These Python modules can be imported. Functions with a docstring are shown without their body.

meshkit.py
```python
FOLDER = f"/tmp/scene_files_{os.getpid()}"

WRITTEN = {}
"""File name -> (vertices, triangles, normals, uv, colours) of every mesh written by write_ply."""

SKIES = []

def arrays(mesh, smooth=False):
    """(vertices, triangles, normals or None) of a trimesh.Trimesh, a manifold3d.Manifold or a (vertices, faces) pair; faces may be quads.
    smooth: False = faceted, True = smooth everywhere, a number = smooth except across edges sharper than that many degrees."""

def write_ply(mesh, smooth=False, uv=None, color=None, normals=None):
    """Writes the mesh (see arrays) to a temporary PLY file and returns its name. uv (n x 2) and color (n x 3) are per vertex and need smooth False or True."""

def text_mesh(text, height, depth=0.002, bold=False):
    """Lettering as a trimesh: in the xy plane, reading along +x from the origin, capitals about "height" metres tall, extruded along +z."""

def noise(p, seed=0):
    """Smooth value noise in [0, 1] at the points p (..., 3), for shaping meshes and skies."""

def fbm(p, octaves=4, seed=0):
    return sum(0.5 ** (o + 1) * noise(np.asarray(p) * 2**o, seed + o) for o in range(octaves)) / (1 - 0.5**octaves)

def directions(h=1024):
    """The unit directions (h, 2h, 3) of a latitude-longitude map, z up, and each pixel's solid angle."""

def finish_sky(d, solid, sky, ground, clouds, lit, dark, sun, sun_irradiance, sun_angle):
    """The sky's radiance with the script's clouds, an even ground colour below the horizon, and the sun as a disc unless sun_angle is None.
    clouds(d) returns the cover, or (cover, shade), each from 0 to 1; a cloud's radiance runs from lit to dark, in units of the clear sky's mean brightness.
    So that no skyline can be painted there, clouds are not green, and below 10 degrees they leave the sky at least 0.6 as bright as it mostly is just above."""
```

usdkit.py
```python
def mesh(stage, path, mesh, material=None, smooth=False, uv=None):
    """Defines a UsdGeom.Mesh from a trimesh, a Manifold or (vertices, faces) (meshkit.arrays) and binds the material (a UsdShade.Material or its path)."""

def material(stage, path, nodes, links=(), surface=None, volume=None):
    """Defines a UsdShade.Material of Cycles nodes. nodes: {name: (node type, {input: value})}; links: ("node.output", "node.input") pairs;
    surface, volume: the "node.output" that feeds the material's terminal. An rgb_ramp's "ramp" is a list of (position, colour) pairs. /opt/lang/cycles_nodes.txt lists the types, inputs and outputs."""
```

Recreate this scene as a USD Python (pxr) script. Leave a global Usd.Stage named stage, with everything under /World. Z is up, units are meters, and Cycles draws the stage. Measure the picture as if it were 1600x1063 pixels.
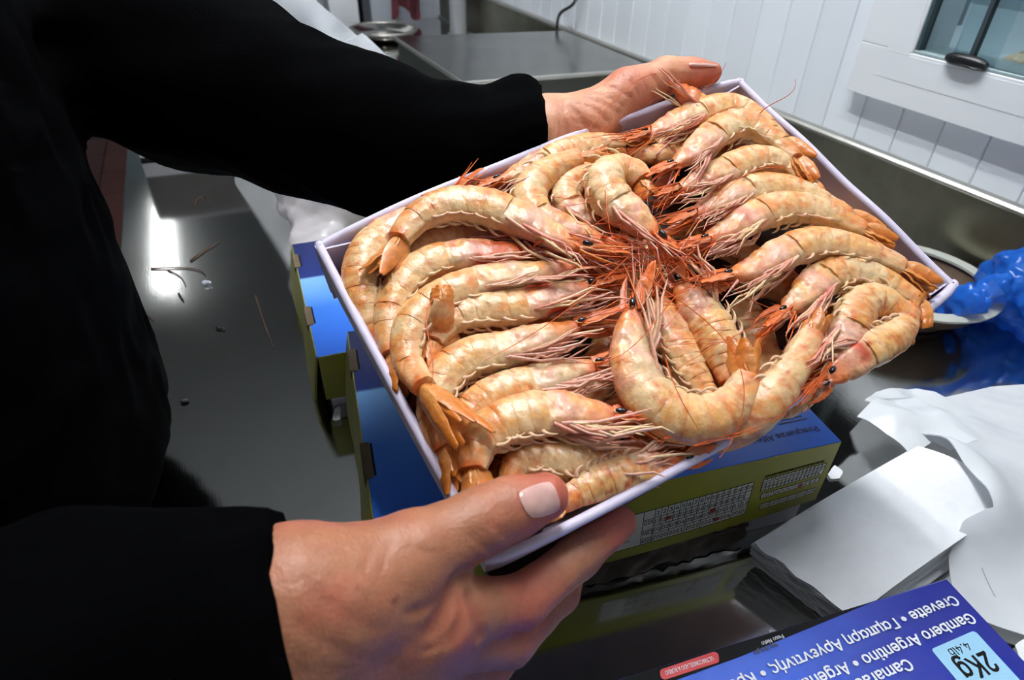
import math, random
import numpy as np, trimesh, usdkit, meshkit
from meshkit import text_mesh
from pxr import Usd, UsdGeom, Gf, Sdf, UsdLux, Vt
from scipy.interpolate import CubicSpline
from shapely.geometry import Polygon

stage = Usd.Stage.CreateInMemory()
UsdGeom.SetStageUpAxis(stage, 'Z'); UsdGeom.SetStageMetersPerUnit(stage, 1.0)
UsdGeom.Xform.Define(stage, '/World')
UsdGeom.Scope.Define(stage, '/World/Looks')
# ------------------------------------------------------------------ camera (the picture is 1600 x 1063)
F, CX, CY = 1000.0, 800.0, 531.5
ZC = 0.90                                   # counter top
EYE = np.array([0, 0, ZC + 0.414])
_dn = np.array([(767 - CX) / F, -(1900 - CY) / F, -1.0]); _up = -_dn / np.linalg.norm(_dn)
_fw = np.array([(240 - CX) / F, -(-190 - CY) / F, -1.0]); _fw -= _up * (_fw @ _up); _fw /= np.linalg.norm(_fw)
R = np.stack([np.cross(_fw, _up), _fw, _up])   # world = R @ camera
cam = UsdGeom.Camera.Define(stage, '/World/Camera')
_m = Gf.Matrix4d(1.0)
for _i in range(3):
    _m.SetRow(_i, Gf.Vec4d(*R[:, _i], 0))
_m.SetRow(3, Gf.Vec4d(*EYE, 1))
cam.AddTransformOp().Set(_m)
cam.CreateHorizontalApertureAttr(36.0); cam.CreateFocalLengthAttr(22.5)
cam.CreateClippingRangeAttr((0.02, 100.0))
cam.CreateFStopAttr(11.0); cam.CreateFocusDistanceAttr(0.42)
cam.CreateExposureAttr(0.06)
# ------------------------------------------------------------------ light: the tubes on the ceiling, and a dim even surround
LAMP_MAIN, LAMP_FAR = 106.0, 14.0
dome = UsdLux.DomeLight.Define(stage, '/World/Surround')
dome.CreateIntensityAttr(0.10); dome.CreateColorAttr(Gf.Vec3f(0.93, 0.96, 1.0))

# ------------------------------------------------------------------ helpers
rng = np.random.default_rng(7)
def ray(px, py): return R @ np.array([(px - CX) / F, -(py - CY) / F, -1.0])
def at(px, py, d): return EYE + ray(px, py) * d
def onz(px, py, z): c = ray(px, py); return EYE + c * ((z - EYE[2]) / c[2])
def onx(px, py, x): c = ray(px, py); return EYE + c * (x / c[0])
def nrm(v): v = np.asarray(v, float); return v / np.maximum(np.linalg.norm(v, axis=-1, keepdims=True), 1e-12)
def srgb(*c):
    c = np.array(c, float) / 255.0
    return tuple(np.where(c < 0.04045, c / 12.92, ((c + 0.055) / 1.055) ** 2.4))
_used = {}
def path_for(name, parent):
    base = (parent if isinstance(parent, str) else str(parent.GetPath())) if parent is not None else '/World'
    k = (base, name); n = _used.get(k, 0); _used[k] = n + 1
    return f'{base}/{name}' + (f'_{n:03d}' if n else '')
def tag(o, label=None, cat=None, group=None, kind=None):
    p = o if isinstance(o, Usd.Prim) else o.GetPrim()
    for k, v in (('label', label), ('category', cat), ('group', group), ('kind', kind)):
        if v: p.SetCustomDataByKey(k, v)
    return p
def obj(name, mesh, mat, parent=None, smooth=40, col=None, label=None, cat=None, group=None, kind=None):
    if isinstance(mesh, (list, tuple)) and not (len(mesh) == 2 and isinstance(mesh[0], np.ndarray)):
        mesh = trimesh.util.concatenate(list(mesh))
    m = usdkit.mesh(stage, path_for(name, parent), mesh, mat, smooth=True if col is not None else smooth)
    if col is not None:
        UsdGeom.PrimvarsAPI(m).CreatePrimvar('tint', Sdf.ValueTypeNames.Color3fArray, 'vertex').Set(Vt.Vec3fArray.FromNumpy(np.asarray(col, np.float32)))
    return tag(m, label, cat, group, kind)
def thing(name, label, cat, M=None, group=None, kind=None):
    x = UsdGeom.Xform.Define(stage, path_for(name, None))
    if M is not None: x.AddTransformOp().Set(Gf.Matrix4d(*np.asarray(M, float).T.ravel().tolist()))
    return tag(x, label, cat, group, kind)
def frame(o, ax=None, ay=None, az=None):
    M = np.eye(4); M[:3, 3] = o
    if ax is not None: M[:3, 0], M[:3, 1], M[:3, 2] = ax, ay, az
    return M
def rotz(o, a):
    c, s = math.cos(a), math.sin(a); return frame(o, (c, s, 0), (-s, c, 0), (0, 0, 1))
def box(x0, x1, y0, y1, z0, z1, b=0.0):
    """a box with chamfered edges"""
    lo, hi = np.array([x0, y0, z0], float), np.array([x1, y1, z1], float)
    if b <= 0:
        m = trimesh.creation.box(hi - lo); m.apply_translation((lo + hi) / 2); return m
    b = min(b, (hi - lo).min() * 0.45); P = []
    for sx in (0, 1):
        for sy in (0, 1):
            for sz in (0, 1):
                c = np.where([sx, sy, sz], hi, lo); d = np.where([sx, sy, sz], -b, b)
                for k in range(3):
                    q = c + d; q[k] = c[k]; P.append(q)
    return trimesh.convex.convex_hull(np.array(P))
def tube(P, r, n=8, cap=True):
    P = np.asarray(P, float); r = np.broadcast_to(np.asarray(r, float), (len(P),))
    T = nrm(np.gradient(P, axis=0)); a = np.array([0, 0, 1.0]) if abs(T[0][2]) < 0.9 else np.array([1.0, 0, 0])
    u = nrm(np.cross(T[0], a)); V = []
    th = np.linspace(0, 2 * np.pi, n, endpoint=False)
    for p, t, q in zip(P, T, r):
        u = nrm(u - t * (u @ t)); w = np.cross(t, u)
        V.append(p + q * (np.cos(th)[:, None] * u + np.sin(th)[:, None] * w))
    V = np.vstack(V); k = len(P); f = []
    i = np.arange(k - 1)[:, None] * n; j = np.arange(n)[None]; jn = (j + 1) % n
    A, B, C, D = (i + j).ravel(), (i + jn).ravel(), (i + n + jn).ravel(), (i + n + j).ravel()
    f = np.vstack([np.stack([A, B, C], 1), np.stack([A, C, D], 1)])
    if cap:
        V = np.vstack([V, P[0], P[-1]]); c0, c1 = k * n, k * n + 1; j = np.arange(n); jn = (j + 1) % n
        f = np.vstack([f, np.stack([np.full(n, c0), jn, j], 1), np.stack([np.full(n, c1), (k - 1) * n + j, (k - 1) * n + jn], 1)])
    return trimesh.Trimesh(V, f, process=False)
def smooth_path(P, n=24):
    P = np.asarray(P, float)
    if len(P) < 3: return np.linspace(P[0], P[-1], n)
    t = np.r_[0, np.cumsum(np.linalg.norm(np.diff(P, axis=0), axis=1))]
    return CubicSpline(t, P)(np.linspace(0, t[-1], n))
def grid_mesh(V, flip=False):
    """V (n, m, 3) -> trimesh sheet"""
    n, m = V.shape[:2]; i = np.arange(n - 1)[:, None] * m; j = np.arange(m - 1)[None]
    A, B, C, D = (i + j).ravel(), (i + j + 1).ravel(), (i + m + j + 1).ravel(), (i + m + j).ravel()
    f = np.vstack([np.stack([A, B, C], 1), np.stack([A, C, D], 1)])
    return trimesh.Trimesh(V.reshape(-1, 3), f[:, ::-1] if flip else f, process=False)
def slab(V, th):
    """a sheet V (n, m, 3) given a thickness along its normals (closed)"""
    n, m = V.shape[:2]
    N = nrm(np.cross(np.gradient(V, axis=0), np.gradient(V, axis=1)))
    top, bot = grid_mesh(V + N * th / 2), grid_mesh(V - N * th / 2, True)
    edge = np.r_[np.arange(m), np.arange(1, n) * m + m - 1, (n - 1) * m + np.arange(m - 2, -1, -1), np.arange(n - 2, 0, -1) * m]
    nx = np.roll(edge, -1); o = n * m
    f = np.vstack([top.faces, bot.faces + o, np.stack([edge, edge + o, nx + o], 1), np.stack([edge, nx + o, nx], 1)])
    return trimesh.Trimesh(np.vstack([top.vertices, bot.vertices]), f, process=False)
def lathe(prof, n=48):
    return trimesh.creation.revolve(np.asarray(prof, float), sections=n)
def extrude(pts, h, z=0):
    m = trimesh.creation.extrude_polygon(Polygon(pts), h, engine='earcut'); m.apply_translation((0, 0, z)); return m
def xf(m, M): m = m.copy(); m.apply_transform(M); return m
def crumple(P, n, scale, seed):
    """sharp random folds: a sum of triangle waves in random directions, about -0.5..0.5"""
    g = np.random.default_rng(seed); out = 0; tot = 0
    for k in range(n):
        d = nrm(g.normal(size=3)); f = scale * g.uniform(0.5, 2.2); w = 1 / f ** 0.8
        x = (P @ d) * f + g.uniform(0, 9) + 0.35 * meshkit.noise(P * scale * 0.7, seed + k)
        out = out + w * np.abs((x % 1) * 2 - 1); tot += w
    return out / tot - 0.5
def surfnet(fn, lo, hi, h):
    """naive surface nets of the signed distance fn on a grid of step h"""
    lo, hi = np.array(lo, float), np.array(hi, float)
    n = np.ceil((hi - lo) / h).astype(int) + 1
    ax = [lo[k] + h * np.arange(n[k]) for k in range(3)]
    D = np.empty(n, np.float32)
    for i in range(n[0]):
        Y, Z = np.meshgrid(ax[1], ax[2], indexing='ij')
        D[i] = fn(np.stack([np.full_like(Y, ax[0][i]), Y, Z], -1).reshape(-1, 3)).reshape(Y.shape)
    s = D < 0; c = [slice(None, -1), slice(1, None)]
    cnt = sum(s[c[a], c[b], c[d]].astype(np.int8) for a in (0, 1) for b in (0, 1) for d in (0, 1))
    mask = (cnt > 0) & (cnt < 8); I = np.argwhere(mask); idx = -np.ones(mask.shape, int); idx[mask] = np.arange(len(I))
    acc, num = np.zeros((len(I), 3)), np.zeros(len(I))
    co = [(a, b, d) for a in (0, 1) for b in (0, 1) for d in (0, 1)]
    for p in co:
        for k in range(3):
            if p[k] == 0:
                q = list(p); q[k] = 1
                a = D[tuple((I + p).T)].astype(float); b = D[tuple((I + q).T)].astype(float); on = (a < 0) != (b < 0)
                t = np.where(on, a / np.where(a == b, 1, a - b), 0); v = np.repeat(np.array(p, float)[None], len(I), 0); v[:, k] += t
                acc[on] += v[on]; num[on] += 1
    V = lo + h * (I + acc / num[:, None]); F_ = []
    for k in range(3):
        a, b = [(1, 2), (2, 0), (0, 1)][k]
        sl0 = [slice(None)] * 3; sl0[k] = slice(None, -1); sl1 = [slice(None)] * 3; sl1[k] = slice(1, None)
        E = np.argwhere(s[tuple(sl0)] != s[tuple(sl1)])
        E = E[(E[:, a] > 0) & (E[:, b] > 0) & (E[:, a] < n[a] - 1) & (E[:, b] < n[b] - 1)]
        q = []
        for da, db in ((1, 1), (0, 1), (0, 0), (1, 0)):
            e = E.copy(); e[:, a] -= da; e[:, b] -= db; q.append(idx[tuple(e.T)])
        q = np.stack(q, 1); inv = ~s[tuple(E.T)]
        q[inv] = q[inv][:, ::-1]; q = q[(q >= 0).all(1)]
        F_ += [q[:, [0, 1, 2]], q[:, [0, 2, 3]]]
    return trimesh.Trimesh(V, np.vstack(F_), process=False)
def cone(P, a, b, ra, rb):
    a, b = np.asarray(a, float), np.asarray(b, float); d = b - a
    t = np.clip(((P - a) @ d) / (d @ d), 0, 1)
    return np.linalg.norm(P - a - t[:, None] * d, axis=1) - (ra + (rb - ra) * t)
def smin(a, b, k):
    h = np.maximum(k - np.abs(a - b), 0) / k
    return np.minimum(a, b) - h * h * k * 0.25

# ------------------------------------------------------------------ materials
def M_(name, nodes, links=(), surface='p.BSDF'): return usdkit.material(stage, '/World/Looks/' + name, nodes, links, surface=surface)
def plain(name, c, rough=0.5, metal=0.0, noise=0.0, scale=60, bump=0.0, bscale=200, **kw):
    nodes = {'p': ('principled_bsdf', {'base_color': c, 'roughness': rough, 'metallic': metal, **kw})}; links = []
    if noise or bump: nodes['tc'] = ('texture_coordinate', {})
    if noise:
        nodes['n'] = ('noise_texture', {'scale': scale, 'detail': 4.0})
        nodes['r'] = ('rgb_ramp', {'ramp': [(0.3, tuple(np.array(c) * (1 - noise))), (0.7, tuple(np.minimum(np.array(c) * (1 + noise), 1)))]})
        links += [('tc.object', 'n.vector'), ('n.fac', 'r.fac'), ('r.color', 'p.base_color')]
    if bump:
        nodes['bn'] = ('noise_texture', {'scale': bscale, 'detail': 3.0}); nodes['b'] = ('bump', {'strength': bump, 'distance': 0.001})
        links += [('tc.object', 'bn.vector'), ('bn.fac', 'b.height'), ('b.normal', 'p.normal')]
    return M_(name, nodes, links)
def tinted(name, rough, sss=0.0, spec=0.5, bump=0.3, bscale=300, vary=0.25, vscale=90, coat=0.0):
    """colour from the mesh's 'tint', broken up by noise"""
    return M_(name, {
        'a': ('attribute', {'attribute': 'tint'}), 'tc': ('texture_coordinate', {}),
        'n': ('noise_texture', {'scale': vscale, 'detail': 5.0, 'roughness': 0.6}),
        'r': ('rgb_ramp', {'ramp': [(0.3, (1 - vary,) * 3), (0.72, (1 + vary,) * 3)]}),
        'm': ('mix', {'mix_type': 'multiply', 'fac': 1.0}),
        'bn': ('noise_texture', {'scale': bscale, 'detail': 3.0}), 'b': ('bump', {'strength': bump, 'distance': 0.001}),
        'p': ('principled_bsdf', {'roughness': rough, 'specular_ior_level': spec, 'subsurface_weight': sss, 'subsurface_scale': 0.004, 'subsurface_radius': (1.0, 0.45, 0.2), 'coat_weight': coat, 'coat_roughness': 0.12})},
        [('tc.object', 'n.vector'), ('n.fac', 'r.fac'), ('a.color', 'm.color1'), ('r.color', 'm.color2'), ('m.color', 'p.base_color'),
         ('tc.object', 'bn.vector'), ('bn.fac', 'b.height'), ('b.normal', 'p.normal')])
WHITE_PANEL = plain('white_panel', srgb(226, 231, 238), 0.35, noise=0.03, scale=8)
WHITE_FRAME = plain('white_frame', srgb(236, 239, 242), 0.3)
def steel(name, c, rough, along=(1, 60, 1), bump=0.06):
    return M_(name, {
        'tc': ('texture_coordinate', {}), 'mp': ('mapping', {'scale': along}),
        'n': ('noise_texture', {'scale': 14.0, 'detail': 6.0, 'roughness': 0.65}), 'n2': ('noise_texture', {'scale': 7.0, 'detail': 5.0, 'roughness': 0.6}),
        'rr': ('rgb_ramp', {'ramp': [(0.3, (rough * 0.88,) * 3), (0.75, (rough * 1.15,) * 3)]}),
        'rc': ('rgb_ramp', {'ramp': [(0.25, tuple(np.array(c) * 0.92)), (0.7, tuple(np.array(c) * 1.04))]}),
        'b': ('bump', {'strength': bump, 'distance': 0.001}),
        'p': ('principled_bsdf', {'metallic': 1.0})},
        [('tc.object', 'mp.vector'), ('mp.vector', 'n.vector'), ('tc.object', 'n2.vector'), ('n2.fac', 'rr.fac'), ('rr.color', 'p.roughness'),
         ('n2.fac', 'rc.fac'), ('rc.color', 'p.base_color'), ('n.fac', 'b.height'), ('b.normal', 'p.normal')])
STEEL = steel('counter_steel', (0.60, 0.60, 0.58), 0.085, (60, 2, 60), 0.035)
STEEL2 = steel('brushed_steel', (0.46, 0.46, 0.43), 0.22, (4, 60, 60))
LIP_STEEL = steel('pale_steel', (0.50, 0.49, 0.45), 0.42)
BLACK = plain('black_plastic', (0.006, 0.006, 0.007), 0.35)
FLOOR_M = plain('red_floor', srgb(92, 45, 36), 0.5, noise=0.25, scale=5)
CEIL_M = plain('ceiling_white', srgb(170, 172, 172), 0.7)
LAMP_M = M_('lamp_tube', {'e': ('emission', {'color': (0.95, 0.98, 1.0), 'strength': LAMP_MAIN})}, surface='e.emission')
LAMP_F = M_('far_lamp_tube', {'e': ('emission', {'color': (0.96, 0.98, 1.0), 'strength': LAMP_FAR})}, surface='e.emission')
RECESS_FILL = M_('recess_fill_tube', {'e': ('emission', {'color': (0.9, 0.97, 1.0), 'strength': 75.0})}, surface='e.emission')
GLASS = M_('pane_glass', {'f': ('fresnel', {'IOR': 1.5}), 't': ('transparent_bsdf', {'color': (0.9, 0.95, 0.96)}), 'g': ('glossy_bsdf', {'color': (0.9, 0.95, 1.0), 'roughness': 0.02}),
    'm': ('mix_closure', {})}, [('f.fac', 'm.fac'), ('t.BSDF', 'm.closure1'), ('g.BSDF', 'm.closure2')], surface='m.closure')
# ================================================================== the room
Z0 = EYE[2]
WX = 0.815                                   # face of the right wall
X0, X1, Y0, Y1, H = -2.6, WX, -1.5, 5.6, 2.55
def room(name, mesh, mat, **k): return obj(name, mesh, mat, kind='structure', **k)
fl = thing('floor', 'dark red tiled floor beside the steel counter', None, kind='structure')
obj('slab', box(X0, X1 + 1.2, Y0, Y1, -0.06, -0.004), plain('grout', srgb(60, 40, 36), 0.8), fl)
_tiles = [plain(f'red_tile_{i}', tuple(np.array(srgb(92, 45, 36)) * s), 0.4, noise=0.15, scale=20) for i, s in enumerate((0.85, 1.0, 1.12))]
for i in range(6):
    for j in range(14):
        x, y = -1.8 + i * 0.3, 0.2 + j * 0.3
        obj('tile', box(x + .003, x + .297, y + .003, y + .297, -0.004, 0.004, 0.002), _tiles[(i * 5 + j * 3) % 3], fl)
room('ceiling', box(X0, X1 + 1.2, Y0, Y1, H, H + 0.05), CEIL_M, label='plain white ceiling above the counter')
room('wall_left', box(X0 - 0.05, X0, Y0, Y1, 0, H), plain('left_wall_grey', srgb(205, 212, 218), 0.7), label='plain grey wall behind the worker')
room('wall_front', box(X0, X1 + 1.2, Y0 - 0.05, Y0, 0, H), plain('front_wall_grey', srgb(205, 210, 214), 0.7), label='plain wall behind the camera')
wb = thing('wall_back', 'white wall with a dark doorway at the far end of the room', None, kind='structure')
for a, b_ in ((0.44, 0.575), (0.69, X1)):
    for k in range(int(math.ceil((b_ - a) / 0.12))):
        s, e = a + k * 0.12, min(a + (k + 1) * 0.12, b_)
        obj('wall_board', box(s + .001, e - .001, 2.9, 2.93, 0, H, 0.002), WHITE_PANEL, wb)
obj('header', box(0.575, 0.69, 2.9, 2.93, 2.1, H), WHITE_PANEL, wb)
obj('dark_panel', box(0.4, X1, 3.6, 3.63, 0, H), plain('painted_darkness', (0.004, 0.004, 0.004), 0.9), wb)  # near-black panel: the darkness beyond the doorway put in as colour
room('wall_far', box(X0, X1 + .03, Y1, Y1 + 0.05, 0, H), plain('far_wall_teal', srgb(170, 190, 196), 0.6), label='far end wall beyond the doorway')
# right wall: narrow upright boards, each a piece of its own, cut out around the window
WY0, WY1, WZ0, WZ1 = -0.30, 0.640, Z0 - 0.232, Z0 + 0.55
wr = thing('wall_right', 'white wall of narrow upright boards behind the counter', None, kind='structure')
SP = 0.0583; y = 0.674 - 36 * SP
panel_mats = [plain(f'white_board_{i}', tuple(np.array(srgb(234, 239, 246)) * s), 0.32) for i, s in enumerate((0.97, 1.0, 1.02))]
k = 0
while y < 2.9:
    a, b_ = y + 0.0004, min(y + SP - 0.0004, 2.9); mid = (a + b_) / 2
    spans = [(0.0, WZ0 + 0.03), (WZ1 - 0.03, H)] if WY0 < mid < WY1 - 0.02 else [(0.0, H)]
    for z0, z1 in spans:
        m = box(WX, WX + 0.03, a, b_, z0, z1, 0.0014)
        obj('wall_board', m, panel_mats[k % 3], wr)
    k += 1; y += SP
obj('backing', [box(WX + 0.03, WX + 0.05, Y0, WY0 + .03, 0, H), box(WX + 0.03, WX + 0.05, WY1 - .03, Y1, 0, H), box(WX + 0.03, WX + 0.05, WY0 + .03, WY1 - .03, 0, WZ0 + .03),
                box(WX + 0.03, WX + 0.05, WY0 + .03, WY1 - .03, WZ1 - .03, H)], plain('wall_joint_grey', srgb(205, 212, 220), 0.6), wr)
obj('boarding', box(WX, WX + 0.03, Y0, 0.674 - 36 * SP, 0, H), WHITE_PANEL, wr)
# the white window with two sliding panes
w1 = thing('window_1', 'white framed sliding window with a black catch', None, kind='structure')
fx0, fx1 = 0.80, WX + 0.05
for nm, (a, b_, c, d) in dict(frame_sill=(WY0, WY1, WZ0, WZ0 + 0.062), frame_head=(WY0, WY1, WZ1 - .062, WZ1), frame_jamb=(WY1 - 0.077, WY1, WZ0, WZ1), frame_jamb_=(WY0, WY0 + .077, WZ0, WZ1)).items():
    nm = nm.rstrip('_')
    bx_ = box(fx0, fx1, a, b_, c, d, 0.001) if 'jamb' not in nm else box(fx0, fx1, a, b_, c + .062, d - .062, 0.001)
    obj(nm, bx_, WHITE_FRAME, w1)
    if nm == 'frame_sill': obj('inner_bead', box(fx0 - .0004, fx0, WY0 + .04, WY1 - .04, d - .034, d - .004, 0.0001), WHITE_FRAME, w1)
    if nm == 'frame_jamb' and b_ == WY1: obj('inner_bead', box(fx0 - .0004, fx0, a + .004, a + .036, WZ0 + .0585, d - .04, 0.0001), WHITE_FRAME, w1)
gz0, gz1 = WZ0 + 0.062, WZ1 - 0.062
obj('pane', box(0.803, 0.807, WY0 + .077, 0.515, gz0, gz1), GLASS, w1)
obj('pane', box(0.811, 0.815, 0.470, WY1 - .077, gz0, gz1), GLASS, w1)
obj('pane_edge', box(0.8015, 0.809, 0.4905, 0.4955, gz0 + .004, gz1), plain('glass_edge_dark', srgb(52, 62, 66), 0.3), w1)
obj('glazing_bead', box(0.8025, 0.815, WY1 - .081, WY1 - .077, gz0, gz1), plain('bead_green', srgb(60, 80, 82), 0.3), w1)
obj('track', box(0.8012, 0.86, WY0 + .077, WY1 - .077, gz0, gz0 + .004, 0.001), plain('track_grey', srgb(150, 170, 172), 0.35), w1)
hd = smooth_path([(0.7985, 0.517, gz0 + .005), (0.796, 0.493, gz0 + .0065), (0.7985, 0.469, gz0 + .005)], 10)
obj('catch', tube(hd, [0.004, 0.0062, 0.007, 0.007, 0.007, 0.007, 0.007, 0.007, 0.0062, 0.004], 12), BLACK, w1)
# the cold little room behind the pane
cr = thing('wall_recess', 'pale grey room seen through the window', None, kind='structure')
CRM = plain('recess_grey', srgb(176, 188, 192), 0.6, noise=0.08, scale=3)
obj('rear', box(1.5, 1.53, -0.6, 1.3, 0, H), CRM, cr); obj('side', box(WX + .05, 1.5, 1.3, 1.33, 0, H), CRM, cr); obj('side', box(WX + .05, 1.5, -0.63, -0.6, 0, H), CRM, cr)
obj('post', box(1.20, 1.24, 0.80, 0.86, 0, H), plain('recess_post', srgb(120, 134, 140), 0.4), cr)
obj('ledge', box(WX + .05, 1.5, -0.6, 1.3, WZ0 + .0, WZ0 + 0.03, 0.003), CRM, cr)
SHELL = plain('shell_cream', srgb(205, 180, 140), 0.4, noise=0.3, scale=60)
def clam(px, py, r, seed, label):
    c = onz(px, py, WZ0 + 0.03); g = np.random.default_rng(seed)
    s = trimesh.creation.icosphere(3); v = s.vertices.copy()
    v *= (1 + 0.05 * np.sin(22 * np.arctan2(v[:, 1], v[:, 0] + 1.2)))[:, None]; v *= np.array([1.0, 0.8, 0.5]) * r
    t = thing('shellfish', label, 'shellfish', rotz(c + (0, 0, r * 0.5), g.uniform(0, 6)), group='shellfish behind the window pane')
    up_, lo_ = s.copy(), s.copy(); up_.vertices = v
    obj('valve', trimesh.intersections.slice_mesh_plane(up_, (0, 0, 1), (0, 0, .001), cap=True), SHELL, t)
    obj('valve', trimesh.intersections.slice_mesh_plane(up_, (0, 0, -1), (0, 0, -.001), cap=True), SHELL, t)
clam(1586, 112, 0.022, 1, 'cream shellfish on the ledge behind the window pane, beside the frame edge')
clam(1612, 108, 0.024, 2, 'cream shellfish farther right on the ledge behind the window pane')

# ================================================================== the steel counter
ct = thing('counter', 'long brushed stainless steel work counter under the boxes', 'counter')
CX0 = -0.155
obj('worktop', box(CX0, 0.80, -0.75, 2.36, ZC - 0.04, ZC, 0.003), STEEL, ct)
bs = thing('backsplash', 'low stainless steel upstand with rolled edge along the white boarded wall', 'backsplash')
obj('upstand', box(0.803, WX, -0.75, 2.36, ZC, ZC + 0.113, 0.001), steel('upstand_steel', (0.30, 0.29, 0.22), 0.30), bs)
obj('rolled_edge', box(0.797, WX, -0.75, 2.36, ZC + 0.113, ZC + 0.121, 0.003), LIP_STEEL, bs)
obj('cove', tube([(0.797, -0.75, ZC + .004), (0.797, 2.36, ZC + .004)], 0.003, 8), STEEL2, bs)
for x in (-0.1, 0.74):
    for y in (-0.68, 0.8, 2.28): obj('leg', box(x - .02, x + .02, y - .02, y + .02, 0, ZC - .04, 0.004), STEEL2, ct)
obj('shelf', box(-0.12, 0.76, -0.7, 2.3, 0.22, 0.25, 0.003), STEEL2, ct)

# the steel cabinet at the back
sb = thing('steel_scale_cabinet', 'flat topped stainless steel cabinet standing on the counter against the wall', 'cabinet', frame((0, 0, ZC)))
a_ = [(0.408, 1.088), (0.785, 1.060), (0.785, 1.425), (0.400, 1.49)]
obj('body', extrude([(.413, 1.094), (.780, 1.066), (.780, 1.42), (.405, 1.483)], 0.112), plain('dull_steel_dark', (0.20, 0.20, 0.17), 0.35, metal=0.9), sb)
obj('top', extrude(a_, 0.008, 0.112), steel('cabinet_top_steel', (0.30, 0.30, 0.27), 0.2, (4, 60, 60)), sb, smooth=20)
obj('front_edge', tube([(.408, 1.088, .116), (.785, 1.06, .116)], 0.0042, 8), LIP_STEEL, sb); obj('side_edge', tube([(.408, 1.088, .116), (.40, 1.49, .116)], 0.0042, 8), LIP_STEEL, sb)
cb = smooth_path([(0.802, 1.20, Z0 - .05), (0.80, 1.39, Z0 - .20), (0.795, 1.405, Z0 - .235), (0.79, 1.455, Z0 - .262), (0.775, 1.44, Z0 - .289)], 40)
obj('power_cable', tube(cb, 0.0035, 8), BLACK, label='thin black cable hanging down the white wall to the steel cabinet top', cat='cable')
# round basin, pipe and the rest at the far end
c = onz(592, 52, ZC); c[1] = 2.16; c[0] = 0.535
bn = thing('round_basin', 'round stainless steel basin at the far end of the counter', 'basin', frame((0.525, 2.08, ZC)))
obj('bowl', lathe([(0.0, 0.002), (0.06, 0.003), (0.085, 0.010), (0.098, 0.026), (0.103, 0.027), (0.103, 0.025), (0.090, 0.009), (0.065, 0.0), (0.0, 0.0)][::-1], 48), steel('basin_steel', (0.62, 0.6, 0.56), 0.16, (1, 1, 1)), bn, smooth=40)
obj('rolled_rim', trimesh.creation.torus(0.101, 0.004, 48, 10).apply_translation((0, 0, .026)), LIP_STEEL, bn)
pp = thing('upright_pipe', 'pale upright pipe standing on the counter by the far wall', 'pipe', frame((0.752, 2.04, ZC)))
obj('tube', trimesh.creation.cylinder(0.026, 1.4, sections=32).apply_translation((0, 0, .7)), plain('pipe_white_grey', srgb(190, 192, 196), 0.25, metal=0.5), pp, smooth=40)
obj('flange', trimesh.creation.cylinder(0.034, 0.008, sections=32).apply_translation((0, 0, .004)), LIP_STEEL, pp, smooth=40)
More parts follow.
